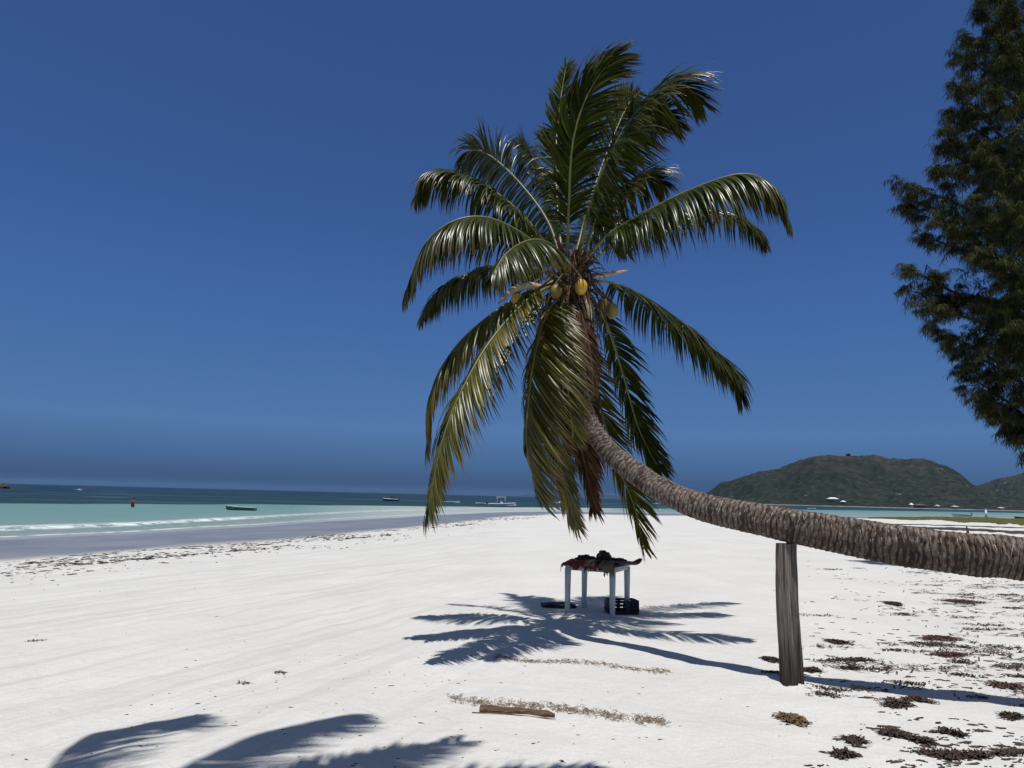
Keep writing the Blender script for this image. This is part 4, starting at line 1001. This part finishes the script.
M['algae'] = simple('green_algae', (0.085, 0.085, 0.022), 0.95, 0.45, 0.4, 0.1, 0.3)
M['band'] = simple('dark_weed_band', (0.060, 0.052, 0.045), 0.95, 0.6, 0.9, 0.1, 0.3)
strip('algae_bed', [(868, 517.0), (930, 515.6), (1024, 517.3), (1200, 521)], [(868, 518.6), (930, 521.0), (1024, 526.0), (1200, 534)], M['algae'], 'flat green algae growing along the far edge of the spit', 'algae', 0.10, 3, 0.5)
strip('weed_band', [(860, 525.2), (930, 527.2), (1024, 530.6), (1200, 538)], [(860, 526.0), (930, 529.5), (1024, 534.0), (1200, 542)], M['band'], 'dark seaweed band crossing the far sand behind the trunk', 'seaweed', 0.08, 9, 1.0)
strip('weed_band', [(850, 523.2), (930, 524.6), (1024, 527.6), (1200, 534)], [(850, 523.7), (930, 525.4), (1024, 528.6), (1200, 535.5)], M['band'], 'thinner dark seaweed band just beyond the broad one', 'seaweed', 0.05, 15, 1.3)

# ------------------------------------------------------------------ boats
M['bwhite'] = simple('white_boat_paint', (0.72, 0.73, 0.72), 0.4, 0.06, 3, 0.5)
M['bdark'] = simple('dark_boat_paint', (0.03, 0.04, 0.05), 0.4, 0.2, 3, 0.5)
M['bgreen'] = simple('weathered_green_paint', (0.06, 0.10, 0.09), 0.6, 0.3, 3, 0.4)
M['bpale'] = simple('pale_green_paint', (0.34, 0.42, 0.40), 0.6, 0.2, 3, 0.4)
M['glass'] = simple('dark_windscreen', (0.03, 0.04, 0.05), 0.15, 0.1, 3, 0.6)
M['grey'] = simple('grey_fabric', (0.40, 0.42, 0.44), 0.8, 0.1, 3, 0.2)
def boat(px, py, L, heading, lab, hull='bwhite', top='bwhite', extras=(), name='motor_boat', beam=0.30, fb=0.13):
    g = Gz(px, py, SEA); B = L*beam/2; Hh = L*fb
    root = empty(name, (g.x, g.y, SEA), lab, 'boat', 'boats at anchor in the lagoon')
    Mx = Matrix.Rotation(heading, 4, 'Z').to_3x3(); W = lambda x, y, z: g*1.0 + Mx @ Vector((x, y, 0)) + Vector((0, 0, z))
    NS = 16; V = []; Fa = []; sh = []
    for i in range(NS+1):
        t = i/NS; x = -L/2+L*t; b = B*(1-max(0, (t-0.45)/0.55)**2.1)*(0.86+0.14*min(1, t*4)); b = max(b, 0.02); z = Hh*(0.82+0.42*t**2.2); kz = -0.12*L*0.25+0.5*Hh*max(0, (t-0.75)/0.25)**2
        sh.append((x, b, z))
        V += [W(x, -b, z), W(x, -b*0.86, kz+0.35*(z-kz)), W(x, 0, kz), W(x, b*0.86, kz+0.35*(z-kz)), W(x, b, z), W(x, b*0.88, z), W(x, b*0.72, z*0.45), W(x, -b*0.72, z*0.45), W(x, -b*0.88, z)]
    for i in range(NS):
        for k in range(9): Fa.append((i*9+k, (i+1)*9+k, (i+1)*9+(k+1) % 9, i*9+(k+1) % 9))
    Fa.append(tuple(range(9))); Fa.append(tuple(range(NS*9+8, NS*9-1, -1)))
    mesh('hull', V, Fa, M[hull], root, smooth=False)
    m = MB()
    for sd in (-1, 1): m.tube([W(x, sd*b, z) for x, b, z in sh], L*0.010, 6)
    m.build('gunwale', M[top], root)
    def part(nm, boxes, mat):
        m = MB()
        for (x, y, z, sx, sy, sz) in boxes: m.box(W(x*L, y*L, z*L), (sx*L, sy*L, sz*L), M=Matrix.Rotation(heading, 4, 'Z'), bev=0.01*L)
        m.build(nm, M[mat], root)
    if 'thwarts' in extras:
        for x in (-0.28, -0.03, 0.22): part('thwart', [(x, 0, fb*0.75, 0.06, beam*0.82, 0.02)], top)
    if 'deck' in extras: part('foredeck', [(0.27, 0, fb*0.95, 0.26, beam*0.5, 0.03)], top)
    if 'motor' in extras:
        part('outboard_motor', [(-0.53, 0, fb*1.15, 0.06, 0.05, 0.10), (-0.53, 0, fb*0.35, 0.025, 0.02, 0.16)], 'bdark')
    if 'console' in extras: part('console', [(-0.02, 0, fb*1.35, 0.09, 0.10, 0.13)], top); part('windscreen', [(0.035, 0, fb*1.95, 0.015, 0.10, 0.07)], 'glass')
    if 'cabin' in extras: part('cabin', [(0.10, 0, fb*1.25, 0.30, beam*0.62, 0.10)], top); part('windscreen', [(0.09, 0, fb*1.62, 0.24, beam*0.5, 0.05)], 'glass')
    if 'canopy' in extras:
        part('canopy', [(-0.04, 0, 0.325, 0.36, beam*0.75, 0.022)], 'grey')
        for x in (-0.18, 0.10):
            for y in (-1, 1): m = MB(); m.tube([W(x*L, y*beam*0.33*L, fb*L*0.8), W(x*L, y*beam*0.33*L, 0.32*L)], 0.010*L, 5); m.build('canopy_pole', M['grey'], root)
    if 'cover' in extras: part('dark_canopy', [(-0.10, 0, fb*2.0, 0.24, beam*0.7, 0.07)], 'bdark')
    if 'rope' in extras:
        m = MB(); m.tube(catmull([W(-L/2, 0, Hh*0.9), W(-L*0.62, 0, Hh*0.35), W(-L*0.83, 0, 0.02)], 8), 0.018, 5); m.build('mooring_rope', M['bgreen'], root)
    return root
boat(240.5, 510.3, 3.9, math.radians(176), 'low green and white rowing boat moored nearest the beach on the left', 'bgreen', 'bpale', ('thwarts', 'deck'), 'rowing_boat', 0.32, 0.12)
rp = MB(); ga, gb = Gz(226, 509.5, SEA), Gz(216, 511.5, SEA)
boat(390.5, 501.0, 5.6, math.radians(170), 'dark hulled boat with a white bow left of the palm fronds', 'bdark', 'bwhite', ('cover', 'deck', 'motor'))
boat(450.5, 503.2, 5.9, math.radians(-12), 'long low white boat half behind the tips of the lower left frond', 'bwhite', 'bwhite', ('deck', 'motor'), beam=0.24, fb=0.09)
boat(480.5, 504.2, 3.2, math.radians(168), 'small white boat with a black outboard touching the canopy boat', 'bwhite', 'bwhite', ('thwarts', 'motor'))
boat(502, 506.4, 7.2, math.radians(4), 'white motor boat with a pale canopy on poles', 'bwhite', 'bwhite', ('canopy', 'console', 'motor', 'deck'), beam=0.28, fb=0.11)
boat(559.5, 504.0, 5.0, math.radians(10), 'white cabin boat seen between the hanging palm leaves', 'bwhite', 'bwhite', ('cabin', 'motor'))
boat(656, 504.6, 4.2, math.radians(15), 'white boat showing just under the bend of the palm trunk', 'bwhite', 'bwhite', ('cabin',))
boat(78.5, 490.6, 3.6, math.radians(6), 'tiny white speedboat far out on the left near the horizon', 'bwhite', 'bwhite', ('cabin', 'motor'))
boat(812, 509.2, 4.2, math.radians(8), 'white boat on the bay below the white roofed house', 'bwhite', 'bwhite', ('deck',), beam=0.26, fb=0.10)
boat(961.5, 516.6, 5.6, math.radians(176), 'pale green boat moored beside the algae flat', 'bpale', 'bpale', ('deck', 'motor', 'thwarts'), fb=0.14)
boat(1021, 518.5, 3.6, math.radians(174), 'dark boat cut by the right edge of the photo', 'bdark', 'bgreen', ('thwarts',))
# mooring buoys, marker, rocks, bather
def buoy(px, py, r, lab, mat='bwhite'):
    g = Gz(px, py, SEA); m = MB(); V = []; Fa = []
    for i in range(11):
        t = i/10*math.pi
        for k in range(14): a = 2*math.pi*k/14; V.append(g+Vector((math.sin(t)*math.cos(a)*r, math.sin(t)*math.sin(a)*r, r*0.45+math.cos(t)*r)))
    for i in range(10):
        for k in range(14): Fa.append((i*14+k, (i+1)*14+k, (i+1)*14+(k+1) % 14, i*14+(k+1) % 14))
    n = len(V); V2, F2_ = tube([g+Vector((0, 0, r*1.3)), g+Vector((0, 0, r*1.75))], r*0.18, 6); V += V2; Fa += [tuple(q+n for q in f) for f in F2_]
    return tag(mesh('mooring_buoy', V, Fa, M[mat]), lab, 'buoy', 'mooring buoys')
buoy(550.5, 508.3, 0.17, 'small white buoy in the shallows left of the hanging leaves')
buoy(659.5, 510.4, 0.17, 'small white buoy just below the palm trunk')
g = Gz(986.3, 517.6, SEA); mk = empty('marker_post', g, 'white upright marker post on the algae flat at the right', 'post')
m = MB(); m.tube([g+Vector((0, 0, -0.1)), g+Vector((0, 0, 2.2))], [0.28, 0.24], 12); m.build('pole', M['bwhite'], mk)
m = MB(); m.tube([g+Vector((0, 0, 2.203)), g+Vector((0, 0, 2.42)), g+Vector((0, 0, 2.5))], [0.26, 0.22, 0.05], 12); m.build('cap', simple('faded_pink_cap', (0.5, 0.36, 0.36), 0.6), mk)
g = G(967.5, 535); m = MB(); m.tube(catmull([g+Vector((0, 0, -0.1)), g+Vector((0.03, 0, 0.25)), g+Vector((-0.05, 0, 0.62))], 6), [0.12, 0.10, 0.09, 0.08, 0.07, 0.05, 0.02], 7)
tag(m.build('tree_stump', M['band']), 'small dark stump poking from the weed band behind the trunk', 'stump')
M['rock'] = simple('brown_shore_rock', (0.085, 0.065, 0.055), 0.9, 0.4, 0.5, 0.2, 0.5)
for i, (px, py, r, sc, lab) in enumerate(((-1, 488.0, 2.3, (1.5, 1, 0.95), 'dark rock islet cut by the left edge on the horizon'), (5.5, 488.2, 1.5, (1.3, 1, 1.15), 'lighter pointed rock beside the islet at the left edge'))):
    c = Gz(px, py+0.4, SEA); lump('shore_rock', c+Vector((0, 0, 0.5)), r, sc, 'rock', lab, 'rock', 20+i, 0.5)
def person(px, py):
    g = Gz(px, py, SEA); root = empty('person', (g.x, g.y, SEA), 'person in a red top and dark shorts wading in the shallow water', 'person')
    J = [(0, 0, 0.42), (0, 0, 0.62), (0, 0, 0.88), (0, 0, 0.98), (0, -0.01, 1.10), (0.17, 0, 0.84), (0.25, -0.03, 0.56), (0.22, -0.12, 0.34), (-0.17, 0, 0.84), (-0.24, 0.02, 0.56), (-0.25, -0.06, 0.32), (0.09, 0, 0.38), (0.11, -0.03, -0.02), (0.11, 0, -0.45), (-0.09, 0, 0.38), (-0.11, 0.04, -0.02), (-0.11, 0.05, -0.45), (0, -0.01, 1.2)]
    Ed = [(0, 1), (1, 2), (2, 3), (3, 4), (4, 17), (2, 5), (5, 6), (6, 7), (2, 8), (8, 9), (9, 10), (0, 11), (11, 12), (12, 13), (0, 14), (14, 15), (15, 16)]
    Rd = [.14, .15, .13, .055, .095, .06, .045, .03, .06, .045, .03, .09, .065, .045, .09, .065, .045, .07]
    me = bpy.data.meshes.new('body'); me.from_pydata(J, Ed, []); me.materials.append(simple('brown_skin', (0.20, 0.11, 0.075), 0.6))
    o = bpy.data.objects.new('body', me); C.objects.link(o); o.parent = root
    sk = o.modifiers.new('skin', 'SKIN'); 
    for v, r in zip(me.skin_vertices[0].data if me.skin_vertices else [], Rd): v.radius = (r, r*0.8)
    if not me.skin_vertices:
        pass
    o.modifiers.new('sub', 'SUBSURF').levels = 2; o.modifiers['sub'].render_levels = 2
    m = MB(); c = Vector(g); m.tube([c+Vector((0, 0, .50)), c+Vector((0, 0, .68)), c+Vector((0, 0, .86)), c+Vector((0, 0, .93))], [.175, .185, .175, .08], 14); m.build('shirt', simple('red_shirt', (0.20, 0.03, 0.03), 0.8), root)
    m = MB(); m.tube([c+Vector((0, 0, .16)), c+Vector((0, 0, .35)), c+Vector((0, 0, .495))], [.21, .20, .17], 14); m.build('shorts', M['dark'], root)
    m = MB(); m.tube([c+Vector((0, .02, 1.08)), c+Vector((0, .015, 1.18)), c+Vector((0, .01, 1.24))], [.10, .105, .05], 12); m.build('hair', M['dark'], root)
person(132.5, 507.6)

# ------------------------------------------------------------------ houses and a lone tree across the bay
M['wall'] = simple('pale_house_wall', (0.42, 0.40, 0.36), 0.9, 0.1, 0.3); M['roofw'] = simple('white_metal_roof', (0.72, 0.72, 0.72), 0.6, 0.05, 0.5)
M['roofb'] = simple('brown_roof', (0.10, 0.07, 0.06), 0.8, 0.2, 0.5)
def house(px, py, w_, h_, d_, lab, wall='wall', roof='roofw', D=1006, rise=0.35, up=0.0):
    g = Gz(px, 483.2+0.0255*px+2.2, SEA); k = D/g.y; g = Vector((g.x*k, D, SEA+1.5+up)); root = empty('bungalow', g, lab, 'house', 'houses along the far shore')
    m = MB(); m.box(g+Vector((0, 0, h_/2)), (w_, d_, h_)); m.build('wall', M[wall], root, smooth=False)
    e = 1.0; V = [g+Vector(q) for q in ((-w_/2-e, -d_/2-e, h_), (w_/2+e, -d_/2-e, h_), (w_/2+e, d_/2+e, h_), (-w_/2-e, d_/2+e, h_), (-w_/2*0.5, 0, h_+h_*rise*2), (w_/2*0.5, 0, h_+h_*rise*2))]
    mesh('roof', V, [(0, 1, 5, 4), (1, 2, 5), (2, 3, 4, 5), (3, 0, 4), (3, 2, 1, 0)], M[roof], root, smooth=False)
    for x in np.arange(-w_/2+1.5, w_/2-1, 3.2):
        m = MB(); m.box(g+Vector((float(x), -d_/2-0.03, h_*0.5)), (1.2, 0.1, h_*0.42)); m.build('window', M['glass'], root, smooth=False)
house(833, 503, 13, 2.8, 8, 'largest bungalow across the bay with a wide white roof', up=6, D=1040)
house(843.5, 503, 4.5, 2.2, 4, 'small pale hut just right of the wide white roof', D=1020, up=3)
house(911.5, 506, 2.4, 3.4, 4, 'narrow white hut at the water left of the brown roofed house', roof='roofw', D=1004)
house(920, 506, 13, 2.8, 7, 'long brown roofed house at the far waterline', wall='roofb', roof='roofb', D=1010)
house(937.5, 507, 3.2, 2.6, 4, 'pale hut right of the brown roofed house', roof='wall', D=1006)
house(955, 508, 6, 2.2, 5, 'low pale hut above the moored green boat', roof='wall', D=1006)
house(1001, 509.5, 5, 2.0, 5, 'low pale hut nearest the right edge on the far shore', roof='wall', D=1006)
house(867, 485, 9, 3, 7, 'pale house halfway up the wooded hill', D=1190, up=38, rise=0.1)
tp_ = P(848.5, 457.8, 1418); rt = empty('lone_tree', tp_, 'single dark tree on the summit of the hill', 'tree')
m = MB(); m.tube([tp_+Vector((0, 0, -3)), tp_+Vector((0, 0, 4))], [0.6, 0.3], 8); m.build('trunk', M['tree_bark'], rt)
m = MB(); rr_ = random.Random(4)
for k in range(520):
    v = Vector((rr_.gauss(0, 1), rr_.gauss(0, 1), rr_.gauss(0, 1))).normalized()*rr_.random()**0.4
    q = tp_+Vector((v.x*4.0, v.y*4.0, 4.8+v.z*3.2)); a = Vector((rr_.gauss(0, 1), rr_.gauss(0, 1), rr_.gauss(0, .6))).normalized()*0.9; b_ = a.cross(Vector((rr_.random(), rr_.random(), 1))).normalized()*0.8
    m.add([q-a, q-b_, q+a, q+b_], [(0, 1, 2, 3)], tip=0.0, rnd=rr_.random())
m.build('crown', M['tree_leaf'], rt, smooth=False)

# ------------------------------------------------------------------ sea air
hz = bpy.data.materials.new('sea_haze'); hz.use_nodes = True; hn = hz.node_tree.nodes; hn.remove(hn['Principled BSDF'])
pv = hn.new('ShaderNodeVolumePrincipled'); pv.inputs['Color'].default_value = (0.27, 0.48, 0.82, 1); pv.inputs['Density'].default_value = 0.00004; pv.inputs['Anisotropy'].default_value = 0.0
hz.node_tree.links.new(pv.outputs[0], hn['Material Output'].inputs['Volume'])
m = MB(); m.box(Vector((0, 0, 62)), (2*24500, 2*24500, 140)); tag(m.build('haze', hz, smooth=False), kind='stuff')
